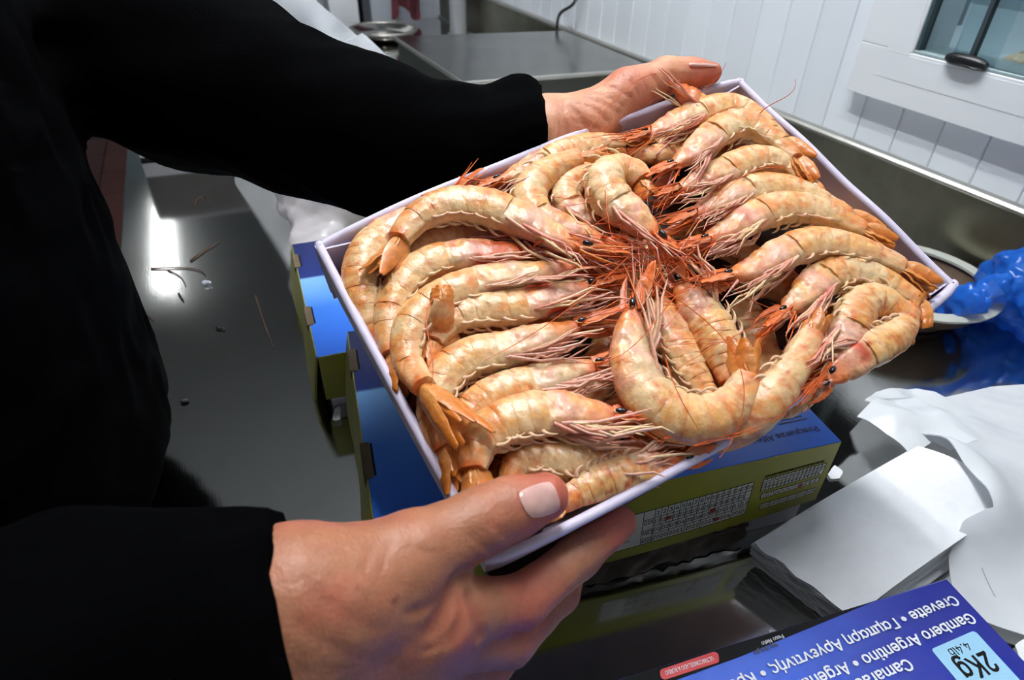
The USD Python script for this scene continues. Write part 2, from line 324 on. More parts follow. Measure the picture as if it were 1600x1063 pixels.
# red cloth
n, m = 30, 40; u, v = np.meshgrid(np.linspace(0, 1, n), np.linspace(0, 1, m), indexing='ij')
V = np.stack([0.675 + 0.085 * (u - .5) * (0.7 + 0.5 * v) - 0.01, 2.28 + 0.02 * np.sin(u * 19 + 2 * v) + 0.015 * np.sin(u * 7), ZC + 0.46 - 0.43 * v - 0.02 * np.cos(u * 9) * v], -1)
rc = thing('red_cloth', 'crumpled dark red cloth hanging beside the doorway', 'cloth')
obj('fold', slab(V, 0.003), plain('cloth_red', srgb(88, 36, 46), 0.9, noise=0.4, scale=30), rc, smooth=60)
obj('hanging_rail', tube([(0.64, 2.32, ZC + .46), (0.64, 2.28, ZC + .465), (0.64, 2.26, ZC + .47)], 0.004, 8), LIP_STEEL, rc); obj('hanging_rail', box(.633, .647, 2.316, 2.33, ZC - .0, ZC + .48, .002), LIP_STEEL, rc)
wp = thing('white_post', 'white upright post at the far end left of the doorway', 'post', frame((0.49, 2.5, 0)))
obj('column', box(-.05, .05, -.05, .05, 0.012, H - .01, 0.004), WHITE_FRAME, wp); obj('foot', box(-.07, .07, -.07, .07, 0.004, .014, 0.002), LIP_STEEL, wp)

# ================================================================== lamps
def lamp(name, label, x, y, L, w, mat, n=2):
    t = thing(name, label, 'ceiling lamp', frame((x, y, H)))
    obj('housing', box(-w / 2, w / 2, -L / 2, L / 2, -0.04, 0, 0.004), WHITE_FRAME, t)
    for k in range(n):
        xx = (k - (n - 1) / 2) * w * 0.5
        obj('tube', trimesh.creation.cylinder(0.016, L - .06, sections=16).apply_transform(trimesh.transformations.rotation_matrix(np.pi / 2, (1, 0, 0))).apply_translation((xx, 0, -0.06)), mat, t, smooth=True)
        for s in (-1, 1): obj('end_cap', box(xx - .02, xx + .02, s * (L / 2 - .015) - .015, s * (L / 2 - .015) + .015, -0.08, -0.04, 0.003), WHITE_FRAME, t)
lamp('tube_lamp', 'twin fluorescent ceiling lamp above the counter', 0.24, 0.72, 1.3, 0.30, LAMP_M)
lamp('tube_lamp', 'added unseen fill lamp in the small room behind the window', 1.2, 0.6, 0.9, 0.2, RECESS_FILL, 1)  # unseen tube, added to brighten the room behind the pane
lamp('tube_lamp', 'twin fluorescent ceiling lamp far behind the worker', -0.49, 4.3, 1.35, 0.05, LAMP_F, 1)
# ================================================================== printed boxes
LIME = plain('lid_lime', srgb(140, 138, 40), 0.45, noise=0.08, scale=25)
CARD = plain('raw_cardboard', srgb(84, 70, 50), 0.85, noise=0.15, scale=80)
BOARD_W = plain('white_board_card', srgb(212, 210, 220), 0.55, noise=0.03, scale=30)
NAVY = plain('navy_print', srgb(24, 34, 92), 0.4); WHITE_INK = plain('white_print', srgb(226, 228, 232), 0.4); BLACK_INK = plain('black_print', srgb(12, 11, 14), 0.7, specular_ior_level=0.15); RED_INK = plain('red_print', srgb(150, 28, 34), 0.5)
CELL = plain('calendar_cell', srgb(196, 196, 190), 0.5)
def ramp_top(name, y0, y1, ramp, wave=0.0):
    return M_(name, {'tc': ('texture_coordinate', {}), 'sx': ('separate_xyz', {}), 'mr': ('map_range', {'from_min': y0, 'from_max': y1, 'clamp': True}), 'r': ('rgb_ramp', {'ramp': ramp}),
        'n': ('noise_texture', {'scale': 14.0, 'detail': 3.0}), 'nr': ('rgb_ramp', {'ramp': [(0.3, (.9,) * 3), (.7, (1.1,) * 3)]}), 'mm': ('mix', {'mix_type': 'multiply', 'fac': 1.0}),
        'mp': ('mapping', {'scale': (4, 90, 1)}), 'wn': ('noise_texture', {'scale': 3.0, 'detail': 2.0}), 'wm': ('math', {'math_type': 'multiply_add', 'value2': wave, 'value3': -wave / 2}), 'ad': ('math', {'math_type': 'add'}),
        'p': ('principled_bsdf', {'roughness': 0.32})},
        [('tc.object', 'sx.vector'), ('sx.y', 'mr.value'), ('tc.object', 'mp.vector'), ('mp.vector', 'wn.vector'), ('wn.fac', 'wm.value1'), ('mr.result', 'ad.value1'), ('wm.value', 'ad.value2'), ('ad.value', 'r.fac'),
         ('tc.object', 'n.vector'), ('n.fac', 'nr.fac'), ('r.color', 'mm.color1'), ('nr.color', 'mm.color2'), ('mm.color', 'p.base_color')])
nav, lt, bl = srgb(24, 40, 104), srgb(120, 172, 228), srgb(36, 104, 220)
LID_TOP = ramp_top('lid_blue_top', 0.0, 0.2255, [(0.0, bl), (0.35, srgb(54, 118, 216)), (0.60, lt), (0.625, lt), (0.64, nav), (1.0, srgb(20, 30, 76))], 0.012)
def lettering(text, h, M, mat, parent, name='lettering', depth=0.0003, bold=False, label=None):
    m = text_mesh(text, h, depth, bold=bold); m.apply_transform(M); return m if parent is None else obj(name, m, mat, parent, smooth=False, label=label)
LL, WW, LH = 0.33, 0.2255, 0.062
def prawn_box(name, label, o, ang, base, LH, drip):
    """telescoping carton: a printed lid standing a little above its white lower tray; local x = front edge left to right, y = to the back, z = 0 at the lid's top"""
    M = rotz(np.array([o[0], o[1], o[2]]), ang); t = thing(name, label, 'cardboard box', M); th = 0.0025
    obj('lid_top', box(0, LL, 0, WW, -th, 0, 0.0008), LID_TOP, t)
    # front panel, bowing out a little along its lower edge
    n = 40; x = np.linspace(0.001, LL - 0.001, n); z = np.linspace(-0.0005, -LH, 9); X, Zz = np.meshgrid(x, z, indexing='ij')
    drop = drip * np.clip(1 - X / LL, 0, 1) * (Zz / -LH); Yb = 0.0008 - 0.006 * np.sin(np.pi * X / LL) * (Zz / -LH)
    obj('front_panel', slab(np.stack([X, Yb, Zz - drop], -1)[:, ::-1], 0.0022), LIME, t, smooth=50)
    obj('back_panel', box(0, LL, WW - th, WW, -LH, -th, .0006), LIME, t)
    yy, zz = np.meshgrid(np.linspace(WW - th, th, 16), np.linspace(-.0004, -LH, 6), indexing='ij')
    obj('side_panel', slab(np.stack([.0010 - .009 * (zz / -LH) ** .8 - .0015 * np.sin(yy * 40) * (zz / -LH), yy, zz], -1), .0022), LIME, t, smooth=50); obj('side_panel', box(LL - th, LL, th, WW - th, -LH, -th, .0006), plain('lid_edge_' + name + str(len(_used)), srgb(70, 60, 40), 0.7), t)
    for yy, w in ((0.052, 0.034), (0.168, 0.030)):                  # cut locking tabs along the left edge
        obj('locking_tab', box(-0.0022, 0.0045, yy, yy + w, -0.012, 0.0008, .0006), CARD, t)
        obj('tab_slot', box(0.0046, 0.0062, yy + .002, yy + w - .002, -.001, 0.0004), BLACK_INK, t)
    obj('locking_tab', box(LL - .006, LL + .003, 0.052, 0.082, -0.012, 0.0012, .0008), CARD, t)
    lo = -(o[2] - base) + 0.0005
    obj('tray_front', box(0.006, LL - 0.008, 0.004, 0.0065, lo, -LH + 0.012, .0006), BOARD_W, t); obj('tray_back', box(0.006, LL - 0.008, WW - .0065, WW - .004, lo, -LH + .012, .0006), BOARD_W, t)
    obj('tray_side', box(0.006, 0.0085, .0066, WW - .0066, lo, -LH + .012, .0006), BOARD_W, t); obj('tray_side', box(LL - .0105, LL - .008, .0066, WW - .0066, lo, -LH + .012, .0006), BOARD_W, t)
    obj('tray_bottom', box(0.0086, LL - .0106, .0066, WW - .0066, lo, lo + .002), BOARD_W, t)
    return t, drop
nb, _ = prawn_box('prawn_box', 'blue topped lime sided prawn box with printed date calendar, nearest under the open tray', (.0297, .2455, Z0 - .324), math.radians(-8.4), ZC, .062, .012)
fb_, _ = prawn_box('prawn_box', 'blue topped lime sided prawn box behind the nearer one, under the far left tray corner', (.0340, .477, Z0 - .350), math.radians(-3.5), ZC, .050, .0)
# torn damp edge hanging under the near lid front
n = 50; x = np.linspace(0.01, 0.27, n); g = np.random.default_rng(3)
V = np.stack([np.repeat(x[:, None], 5, 1), -0.002 - 0.006 * np.linspace(0, 1, 5)[None] * np.sin(np.pi * x / .3)[:, None] + .001 * g.normal(size=(n, 5)),
              -LH - .004 - 0.010 * (1 - x / LL)[:, None] - np.linspace(0, .020, 5)[None] * (0.6 + 0.5 * meshkit.fbm(np.stack([x * 60, 0 * x, 0 * x], -1), 3))[:, None]], -1)
obj('torn_edge', slab(V[:, ::-1], 0.0016), plain('damp_card', srgb(84, 74, 66), 0.35, noise=0.5, scale=50), nb, smooth=50)
# top print, read from the far side: the words run right to left for us
T180 = trimesh.transformations.rotation_matrix(np.pi, (0, 0, 1))
def top_text(txt, h, x, y, mat, **k): lettering(txt, h, trimesh.transformations.translation_matrix((x, y, 0.0001)) @ T180, mat, nb, name='top_lettering', **k)
top_text('Pesqueras Alfonso S.L.', 0.0052, 0.322, 0.0185, NAVY)
logo = []
for k in range(4): logo.append(box(0.296 - 0.005 * k, 0.320 - 0.002 * k, 0.0265 + 0.0034 * k, 0.0277 + 0.0034 * k, 0.0001, 0.0004))
for (p0, p1) in (((.291, .0265), (.291, .040)), ((.291, .040), (.283, .040)), ((.283, .040), (.283, .033)), ((.283, .033), (.291, .033)), ((.279, .0265), (.272, .040)), ((.272, .040), (.266, .0265)), ((.262, .0265), (.262, .04)), ((.262, .04), (.25, .0265))):
    a, b_ = np.array(p0), np.array(p1); d = (b_ - a) / np.linalg.norm(b_ - a); q = np.array([-d[1], d[0]]) * .0011
    logo.append(extrude([a + q, b_ + q, b_ - q, a - q], .0003, .0001))
obj('logo_print', logo, NAVY, nb, smooth=False)
for k, (yy, tx) in enumerate(((0.160, 'GAMBA BLANCA'), (0.152, 'CONGELADO A BORDO'))): top_text(tx, 0.004, 0.13, yy, WHITE_INK)
# the date calendar on the front, printed flat: cells, rules, figures
def on_front(m, x0, z0, dx=(1, 0), up=None):
    """plane (a, b) -> the front panel: a along the edge, b up; follows the panel's bow"""
    v = m.vertices.copy(); a, b_, d = v[:, 0] * dx[0] + x0, v[:, 1] + z0 + v[:, 0] * dx[1], v[:, 2]
    bow = 0.0008 - 0.006 * np.sin(np.pi * a / LL) * (b_ / -LH) / (1 + .012 / LH * (1 - a / LL))
    m = m.copy(); m.vertices = np.stack([a, bow - 0.0012 - d, b_], 1); return m
def calendar(x0, z0, w, h, rows, slope, heads, th, name):
    """rows: lists of strings, drawn in equal cells"""
    A, B, C_, Dd = [], [], [], []
    def rect(xa, xb, za, zb, d):
        xs = np.linspace(xa, xb, max(2, int((xb - xa) / .010) + 2))          # narrow strips, so that the print follows the bowed panel
        return on_front(trimesh.util.concatenate([trimesh.creation.extrude_polygon(Polygon([(p, za), (q, za), (q, zb), (p, zb)]), d, engine='earcut') for p, q in zip(xs[:-1], xs[1:])]), x0, z0, (1, slope))
    A.append(rect(0, w, -h, 0, 0.00008)); rh = h / len(rows); lw = 0.00022
    hw = heads[1] if heads else 0
    for r, row in enumerate(rows):
        za = -r * rh
        B.append(rect(0 if not heads else hw, w, za - lw, za + lw, 0.00014))
        cw = (w - hw) / len(row)
        for k, tx in enumerate(row):
            B.append(rect(hw + k * cw - lw, hw + k * cw + lw, za - rh, za, 0.00014))
            if tx:
                m = text_mesh(tx, th, 0.0001); bw = m.bounds[1][0] - m.bounds[0][0]; s = min(1, cw * .84 / bw); m.apply_scale((s, 1, 1)); bw *= s
                m.apply_translation((hw + k * cw + (cw - bw) / 2 - m.bounds[0][0], za - rh + (rh - th) / 2, 0.00008)); C_.append(on_front(m, x0, z0, (1, slope)))
    B.append(rect(0, w, -h - lw, -h + lw, 0.00014)); B.append(rect(w - lw, w + lw, -h, 0, 0.00014)); B.append(rect(-lw, lw, -h, 0, .00014))
    if heads:
        B.append(rect(hw - .0085 - lw, hw - .0085 + lw, -h, 0, 0.00014)); B.append(rect(0, hw, -lw, lw, .00014))
        for z, tx in heads[0]:
            m = text_mesh(tx, th, .0001); m.apply_scale((.85, 1, 1)); m.apply_translation((hw - .008, z * h, .00008)); C_.append(on_front(m, x0, z0, (1, slope)))
            B.append(rect(hw - .0085, hw, z * h + th + .0009 - lw, z * h + th + .0009 + lw, .00014))
        for z, tx in ((-.30, 'CONSUMIR'), (-.55, 'PREF. ANTES'), (-.80, 'PRODUCCIÓN')):
            m = text_mesh(tx, th * .55, .0001); m.apply_scale((.62, 1, 1)); m.apply_translation((.001, z * h, .00008)); Dd.append(on_front(m, x0, z0, (1, slope)))
    g = np.random.default_rng(5)
    def blot(a, b_, r):
        q = np.linspace(0, 2 * np.pi, 14, endpoint=False); rr = r * g.uniform(.75, 1.15, 14)
        Dd.append(on_front(trimesh.creation.extrude_polygon(Polygon(np.stack([np.cos(q) * rr * 1.1, np.sin(q) * rr], 1)), .00025, engine='earcut'), a, b_))
    for a, b_, r in name[1]: blot(a, b_, r)
    obj('calendar_cells', A, CELL, nb, smooth=False); obj('calendar_rules', B, BLACK_INK, nb, smooth=False, kind='stuff'); obj('calendar_figures', C_, BLACK_INK, nb, smooth=False, kind='stuff'); obj('red_marks', Dd, RED_INK, nb, smooth=False, kind='stuff')
d2 = lambda a, b_: [str(i) for i in range(a, b_)]
calendar(0.156, -0.0265, 0.1065, 0.0325, [d2(1, 17), d2(17, 32) + [''], [f'{i:02d}' for i in range(1, 13)], d2(2020, 2026)], 0.05,
         ([(-.40, 'DIA'), (-.72, 'MES'), (-.97, 'AÑO')], 0.030), 0.0036, ('a', [(0.1965, -0.0365, 0.0022), (0.2325, -0.0405, 0.0023), (0.2375, -0.0510, 0.0022)]))
calendar(0.2705, -0.0215, 0.053, 0.0115, [d2(1, 17), d2(17, 32) + ['']], 0.03, None, 0.0026, ('b', []))
calendar(0.2725, -0.0365, 0.051, 0.0052, [d2(1, 13)], 0.03, None, 0.0028, ('c', [(0.3065, -0.0385, 0.0021)]))
calendar(0.2745, -0.0480, 0.049, 0.0058, [d2(2020, 2026)], 0.03, None, 0.0028, ('d', []))
m = text_mesh('CONSUMIR PREFERENTEMENTE ANTES DE/ BEST BEFORE:', 0.0021, .0001, bold=True); m.apply_scale((.050 / (m.bounds[1][0]), 1, 1)); obj('front_lettering', on_front(m, .2705, -.0195, (1, .03)), BLACK_INK, nb, smooth=False)

# ------------------------------------------------------------------ the blue frozen prawn carton at the near right
ba = math.atan2(.03, -.219)
fz = thing('frozen_carton', 'dark blue frozen prawn carton with white lettering and a pale 2 kg label', 'cardboard box', rotz((.344, .097, Z0 - .344), ba))
BLUE_TOP = ramp_top('carton_blue', 0.0, 0.34, [(0.0, srgb(30, 34, 120)), (0.2, srgb(26, 38, 130)), (0.45, srgb(20, 72, 190)), (1.0, srgb(30, 96, 214))], 0.05)
BT = M_('carton_blue_top', {'tc': ('texture_coordinate', {}), 'sx': ('separate_xyz', {}), 'mr': ('map_range', {'from_min': 0.0, 'from_max': 0.3, 'clamp': True}),
    'n': ('noise_texture', {'scale': 11.0, 'detail': 3.0}), 'm2': ('math', {'math_type': 'multiply_add', 'value2': 0.5, 'value3': -0.2}), 'ad': ('math', {'math_type': 'add'}),
    'r': ('rgb_ramp', {'ramp': [(0.0, srgb(28, 32, 120)), (0.22, srgb(24, 38, 138)), (0.5, srgb(18, 74, 190)), (1.0, srgb(30, 96, 214))]}), 'p': ('principled_bsdf', {'roughness': 0.28})},
    [('tc.object', 'sx.vector'), ('sx.x', 'mr.value'), ('tc.object', 'n.vector'), ('n.fac', 'm2.value1'), ('mr.result', 'ad.value1'), ('m2.value', 'ad.value2'), ('ad.value', 'r.fac'), ('r.color', 'p.base_color')])
FW, FL_ = 0.20, 0.30
obj('top', box(0, FL_, 0.0, FW, -0.002, 0, .0008), BT, fz)
for nm, bx_, mt in (('side_panel', (0, .002, 0, FW), NAVY), ('side_panel', (FL_ - .002, FL_, 0, FW), NAVY), ('long_panel', (.002, FL_ - .002, 0, .002), BLACK_INK), ('long_panel', (.002, FL_ - .002, FW - .002, FW), BT)):
    obj(nm, box(*bx_, -0.0695, -.002, .0006), mt, fz)
obj('bottom', box(.002, FL_ - .002, .002, FW - .002, -0.0695, -.067), BLACK_INK, fz)
obj('black_band', extrude([(0.055, 0.0005), (FL_ - .001, 0.0005), (FL_ - .001, 0.0135), (0.15, 0.0075)], .0003), BLACK_INK, fz, smooth=False)
TM = trimesh.transformations.translation_matrix
def ft(txt, h, x, y, mat=WHITE_INK, sx=1.0, **k):
    m = text_mesh(txt, h, .0003, bold=k.get('bold', False)); m.apply_scale((sx, 1, 1)); m.apply_transform(trimesh.transformations.rotation_matrix(.045 if h > .005 else .05, (0, 0, 1))); m.apply_translation((x, y, .00035)); obj('lettering', m, mat, fz, smooth=False)
ft('Crevette • Γαμπαρη Αργεντινής • Креветка', 0.0058, 0.006, 0.0105, bold=True, sx=1.10)
ft('Gambero Argentino • Argentine Red Shrimp', 0.0058, 0.006, 0.0222, bold=True, sx=1.10)
ft('Camarão Argentino • Gambas', 0.0058, 0.062, 0.0340, bold=True, sx=1.10)
LAB = plain('label_pale_blue', srgb(150, 196, 224), 0.35)
q = np.array([(.0125, .0315), (.0455, .0335), (.0455, .075), (.0125, .075)])
obj('weight_label', xf(trimesh.creation.extrude_polygon(Polygon(q).buffer(-.002).buffer(.002), .0003, engine='earcut'), TM((0, 0, .0002))), LAB, fz, smooth=False)
ft('4.4lb', 0.0045, 0.0225, 0.0355, BLACK_INK); ft('2Kg', 0.0105, 0.0165, 0.0425, BLACK_INK, .85, bold=True)
ft('Peso Neto', 0.0022, 0.120, 0.0030, WHITE_INK); ft('Net Weight', 0.0022, 0.126, 0.0062, plain('grey_print', srgb(90, 90, 96), .5))
obj('red_badge', xf(trimesh.creation.extrude_polygon(Polygon([(.160, .0012), (.196, .0020), (.198, .0075), (.163, .0072)]).buffer(-.002).buffer(.002), .0003, engine='earcut'), TM((0, 0, .0003))), plain('badge_red', srgb(196, 44, 48), .4), fz, smooth=False)
m = text_mesh('ULTRACONGELADO A BORDO', 0.0022, .0003); m.apply_scale((.029 / m.bounds[1][0], 1, 1)); m.apply_translation((.165, .0034, .0006)); obj('badge_lettering', m, WHITE_INK, fz, smooth=False)
# carton behind the arm
CARTON_G = plain('carton_grey_white', srgb(150, 150, 157), 0.6)
CARTON_D = plain('carton_dark_print', srgb(66, 64, 62), 0.6)
cb_ = thing('grey_carton', 'grey and white carton standing on the counter behind the black sleeve', 'cardboard box', rotz((-0.132, 1.237, ZC), -.06))
for nm, b6 in (('front_band', (0, .32, 0, .003, .005, .030)), ('front_panel', (0, .32, 0, .003, .030, .11)), ('back_panel', (0, .32, .197, .2, .001, .11)), ('side_panel', (0, .003, .003, .197, .001, .11)), ('side_panel', (.317, .32, .003, .197, .001, .11)), ('bottom', (.003, .317, .003, .197, .001, .004)), ('top_flap', (.0, .32, .0, .2, .11, .113))): obj(nm, box(*b6, .0006), CARTON_D if nm == 'front_panel' else CARTON_G, cb_)
obj('dark_base_strip', box(0, .32, .0003, .0028, .001, .005), BLACK_INK, cb_)
# ================================================================== the open tray of prawns
Q = EYE + 0.9 * np.array([[.03737, .38371, -.19363], [.39063, .41373, -.12950], [.42761, .20775, -.21487], [.07435, .17774, -.27901]])
TU = nrm((Q[1] - Q[0]) + (Q[2] - Q[3])); TV = (Q[0] - Q[3]) + (Q[1] - Q[2]); TV = nrm(TV - TU * (TV @ TU)); TZ = np.cross(TU, TV)
TO = Q.mean(0); TR = np.stack([TU, TV, TZ], 1)
HU, HV, TD = 0.1622, 0.1018, 0.046
def tp(px, py, w=0.0):
    """the point of the tray's plane at height w over the rim seen at a pixel of the photograph, in tray coordinates"""
    c = ray(px, py); t = ((TO + TZ * w - EYE) @ TZ) / (c @ TZ); return TR.T @ (EYE + c * t - TO)
TRAY = thing('open_prawn_tray', 'white cardboard tray filled with prawns, held up tilted in both hands', 'tray', frame(TO, TU, TV, TZ))
TRAY_IN = plain('tray_white_lilac', srgb(206, 197, 219), 0.5, noise=0.04, scale=40, bump=0.05, bscale=300)
TRAY_BASE = plain('tray_base_stained', srgb(78, 44, 34), 0.5, noise=0.5, scale=25)
def wall_strip(P0, P1, inward, bow, name):
    """double board wall from P0 to P1 (rim plane), folded over at the rim, flaring slightly; bow: outward bulge at mid length"""
    P0, P1, inward = np.array(P0, float), np.array(P1, float), np.array(inward, float); n = 40
    th = 0.0054; prof = []
    for q in np.linspace(0, np.pi, 9): prof.append((th / 2 - th / 2 * math.cos(q), th / 2 * math.sin(q) - th / 2))
    prof = [(0.004, -TD)] + [(0.0, -0.02), (0.0, -.006)] + prof + [(th, -.006), (th + .001, -.02), (th + .004, -TD)]
    s = np.linspace(0, 1, n); V = np.zeros((n, len(prof), 3))
    for k, (a, z) in enumerate(prof):
        off = a - bow * np.sin(np.pi * s) ** .55 * (1 + z / TD * .8)
        w = z + 0.0006 * np.sin(s * 17 + P0[0] * 90)
        V[:, k, :2] = P0 + (P1 - P0) * s[:, None] + inward * off[:, None]; V[:, k, 2] = w
    m = grid_mesh(V, flip=False); return obj(name, m, TRAY_IN, TRAY, smooth=50)
wall_strip((-HU, -HV), (-HU, HV), (1, 0), 0.001, 'side_wall'); wall_strip((HU, HV), (HU, -HV), (-1, 0), 0.0015, 'side_wall')
wall_strip((-HU, HV), (HU, HV), (0, -1), 0.0095, 'long_wall'); wall_strip((HU, -HV), (-HU, -HV), (0, 1), 0.0105, 'long_wall')
obj('base', box(-HU + .003, HU - .003, -HV - .004, HV + .004, -TD - .003, -TD + .0005, .001), TRAY_BASE, TRAY)
for sx, sy in ((-1, 1), (1, 1), (1, -1), (-1, -1)):                   # folded corner gussets
    p = np.array([sx * (HU - .005), sy * (HV - .005)]); q = p + np.array([-sx * .030, 0])
    V = np.array([[[p[0], p[1], -.002], [p[0], p[1], -TD + .002]], [[q[0], q[1] + sy * .0006, -.010], [q[0], q[1] + sy * .0006, -TD + .002]]]); obj('corner_flap', slab(V, .0012), TRAY_IN, TRAY)
    obj('corner_gap', tube([(p[0] + sx * .0022, p[1] + sy * .0022, .0004), (p[0] + sx * .001, p[1] + sy * .001, -.012), (p[0], p[1], -.03)], [.0006, .0009, .0009], 6), plain(f'gap_dark_{sx + 1}{sy + 1}', srgb(40, 36, 42), .8), TRAY)

SHELL_M = tinted('prawn_shell', 0.34, sss=0.12, spec=0.5, bump=0.4, bscale=420, vary=0.18, vscale=260, coat=0.12)
LIMB_M = tinted('prawn_limb', 0.38, sss=0.1, spec=0.5, bump=0.2, bscale=500, vary=0.2, vscale=400)
HAIR_M = plain('prawn_antenna', srgb(206, 88, 34), 0.4, noise=0.3, scale=60)
EYE_M = plain('prawn_eye', (0.010, 0.009, 0.012), 0.12)
CREAM, PALE, PEACH, ORANGE, DEEP, PINK, RED, GREY = (np.array(srgb(*c)) for c in ((228, 166, 98), (233, 196, 148), (220, 134, 70), (196, 88, 32), (220, 96, 28), (226, 160, 144), (190, 76, 48), (176, 158, 128)))
FANC = np.array(srgb(204, 112, 36))
def mixc(a, b, t): t = np.clip(t, 0, 1)[..., None]; return a * (1 - t) + b * t
def sstep(a, b, x): x = np.clip((x - a) / (b - a), 0, 1); return x * x * (3 - 2 * x)

def prawn(label, pts, A=0.0112, vent=1, w=-0.004, roll=0.15, seed=0, head=True, legs=6, fan=True, group=None, blush=0.5, pale=0.0, rust=1.0, ant=3, deep=.42, whips=(), fanlen=1.03):
    g = np.random.default_rng(seed + 100)
    pts = [p if len(p) == 3 else (*p, 0.0) for p in pts]
    L3 = np.array([tp(p[0], p[1], w + p[2]) for p in pts])
    t = np.r_[0, np.cumsum(np.linalg.norm(np.diff(L3, axis=0), axis=1))]; LEN = t[-1]; cs = CubicSpline(t / LEN, L3)
    ctr = cs(0.5); X = thing('prawn', label, 'prawn', frame(TO + TR @ ctr, TU, TV, TZ), group=group)
    C = lambda s: cs(s) - ctr
    def fr(s):
        s = np.atleast_1d(s); T = nrm(cs(np.clip(s, 0, 1), 1)); N = nrm(np.array([0, 0, 1.0]) - T * T[:, 2:3]); S = np.cross(T, N) * vent
        V = S * math.cos(roll) + N * math.sin(roll); return T, V, N * math.cos(roll) - S * math.sin(roll)
    hs, ab, fs = (0.155, 0.45, 0.86) if head else (0.0, 0.10, 0.86)                                     # head front, carapace end, fan start (fractions of the whole)
    def ring_surface(ss, th, ra, rb, extra=None):
        T, V, B = fr(ss); c = C(ss); ct_, st_ = np.cos(th), np.sin(th)
        P = c[:, None] + (ra[:, None] if ra.ndim == 1 else ra)[..., None] * ct_[None, :, None] * V[:, None] + (rb[:, None] if rb.ndim == 1 else rb)[..., None] * st_[None, :, None] * B[:, None]
        if extra is not None: P = P + extra[..., None] * T[:, None]
        return P
    def closed(P):
        n, m = P.shape[:2]; k0 = n * m; v = np.concatenate([P.reshape(-1, 3), P[0].mean(0)[None], P[-1].mean(0)[None], P[0], P[-1]])   # the end caps have rings of their own, for crisp edges
        i = np.arange(n - 1)[:, None] * m; j = np.arange(m)[None]; jn = (j + 1) % m
        a, b_, c_, d = (i + j).ravel(), (i + jn).ravel(), (i + m + jn).ravel(), (i + m + j).ravel(); j = np.arange(m); jn = (j + 1) % m
        f = np.vstack([np.stack([a, b_, c_], 1), np.stack([a, c_, d], 1), np.stack([np.full(m, k0), k0 + 2 + jn, k0 + 2 + j], 1), np.stack([np.full(m, k0 + 1), k0 + 2 + m + j, k0 + 2 + m + jn], 1)])
        mm = trimesh.Trimesh(v, f, process=False)
        if mm.volume < 0: mm.faces = mm.faces[:, ::-1]
        return mm
    def nz(P, sc, o=3, k=0): return meshkit.fbm((P + ctr) * sc + seed * 3.7, o, seed + k)
    def body_tint(P, s, dors, kind):
        a = nz(P, 150, 4); b_ = nz(P, 330, 3, 9); c_ = nz(P, 90, 2, 4)
        col = mixc(np.broadcast_to(CREAM, P.shape), PEACH, sstep(.42, .60, a) * .9)
        col = mixc(col, PALE, sstep(.46, .62, c_) * (.75 + pale)); col = mixc(col, ORANGE, sstep(.55, .70, b_) * .6 * rust); col = mixc(col, PALE * 1.06, sstep(.60, .72, nz(P, 420, 2, 14)) * .5); col = mixc(col, GREY, sstep(.2, .9, -dors * 0 + dors) * .75 * (kind == 'c'))
        if kind == 'c':
            u = (s - hs) / (ab - hs)
            col = mixc(col, PINK, sstep(.40, .7, nz(P, 120, 3, 2)) * .65 * (u > .0)); col = mixc(col, RED, sstep(.46, .62, nz(P, 75, 2, 5)) * blush * sstep(1.0, .6, np.abs(u - .62) * 2.2))
            col = mixc(col, DEEP, sstep(deep, -.05, u) * .85); col = mixc(col, PALE, sstep(.86, .97, u) * .6)
        else:
            col = mixc(col, DEEP * .6 + ORANGE * .4, sstep(.70, .90, s) * .5 * rust)
        return col
    # carapace
    if head:
        n, m = 34, 30; ss = np.linspace(hs - .012, ab + .012, n); th = np.linspace(0, 2 * np.pi, m, endpoint=False); u = (ss - ss[0]) / (ss[-1] - ss[0])
        prof = A * (0.22 + 0.82 * np.sin(np.clip(u * 1.02, 0, 1) * np.pi / 2) ** .85) * (1 - .08 * sstep(.72, 1.0, u))
        ra = prof[:, None] * (1 + .07 * np.maximum(-np.cos(th), 0)[None] ** 6 * (1 - u[:, None]) + .03 * np.cos(th)[None]); rb = prof[:, None] * (.74 + .08 * np.cos(2 * th)[None])
        P = ring_surface(ss, th, ra, rb)
        D = nrm(P - C(ss)[:, None]); groove = np.exp(-((u[:, None] - .52 - .12 * np.cos(th)[None]) / .05) ** 2) * .0008 + np.exp(-((np.abs(np.cos(th))[None] - .32) / .10) ** 2) * .0005 * sstep(.25, .5, u)[:, None]
        bx = nz(P, 200, 3, 8) - .5; P = P + D * (bx * .0030 - groove)[..., None]
        oval = np.exp(-(((u[:, None] - .62) / .17) ** 2 + ((th[None] - 1.35) / .5) ** 2) ** 2); P = P + D * (oval * .0006)[..., None]
        mm = closed(P); col = body_tint(np.asarray(mm.vertices), np.r_[np.repeat(ss, m), ss[0], ss[-1], np.full(m, ss[0]), np.full(m, ss[-1])], np.r_[np.tile(np.cos(th), n), 0, 0, np.cos(th), np.cos(th)], 'c')
        ov = np.r_[oval.ravel(), np.zeros(2 + 2 * m)]; col = mixc(col, np.array(srgb(222, 184, 164)), ov * (.5 if seed % 2 else .15))
        CAR = obj('carapace', mm, SHELL_M, X, col=col)
    # six abdominal segments, each sleeve lapping the next
    cuts = ab + (fs - ab) * np.array([0, .15, .31, .47, .625, .77, 1.0]); scl = [.98, 1.0, .98, .93, .85, .74, .58, .40]
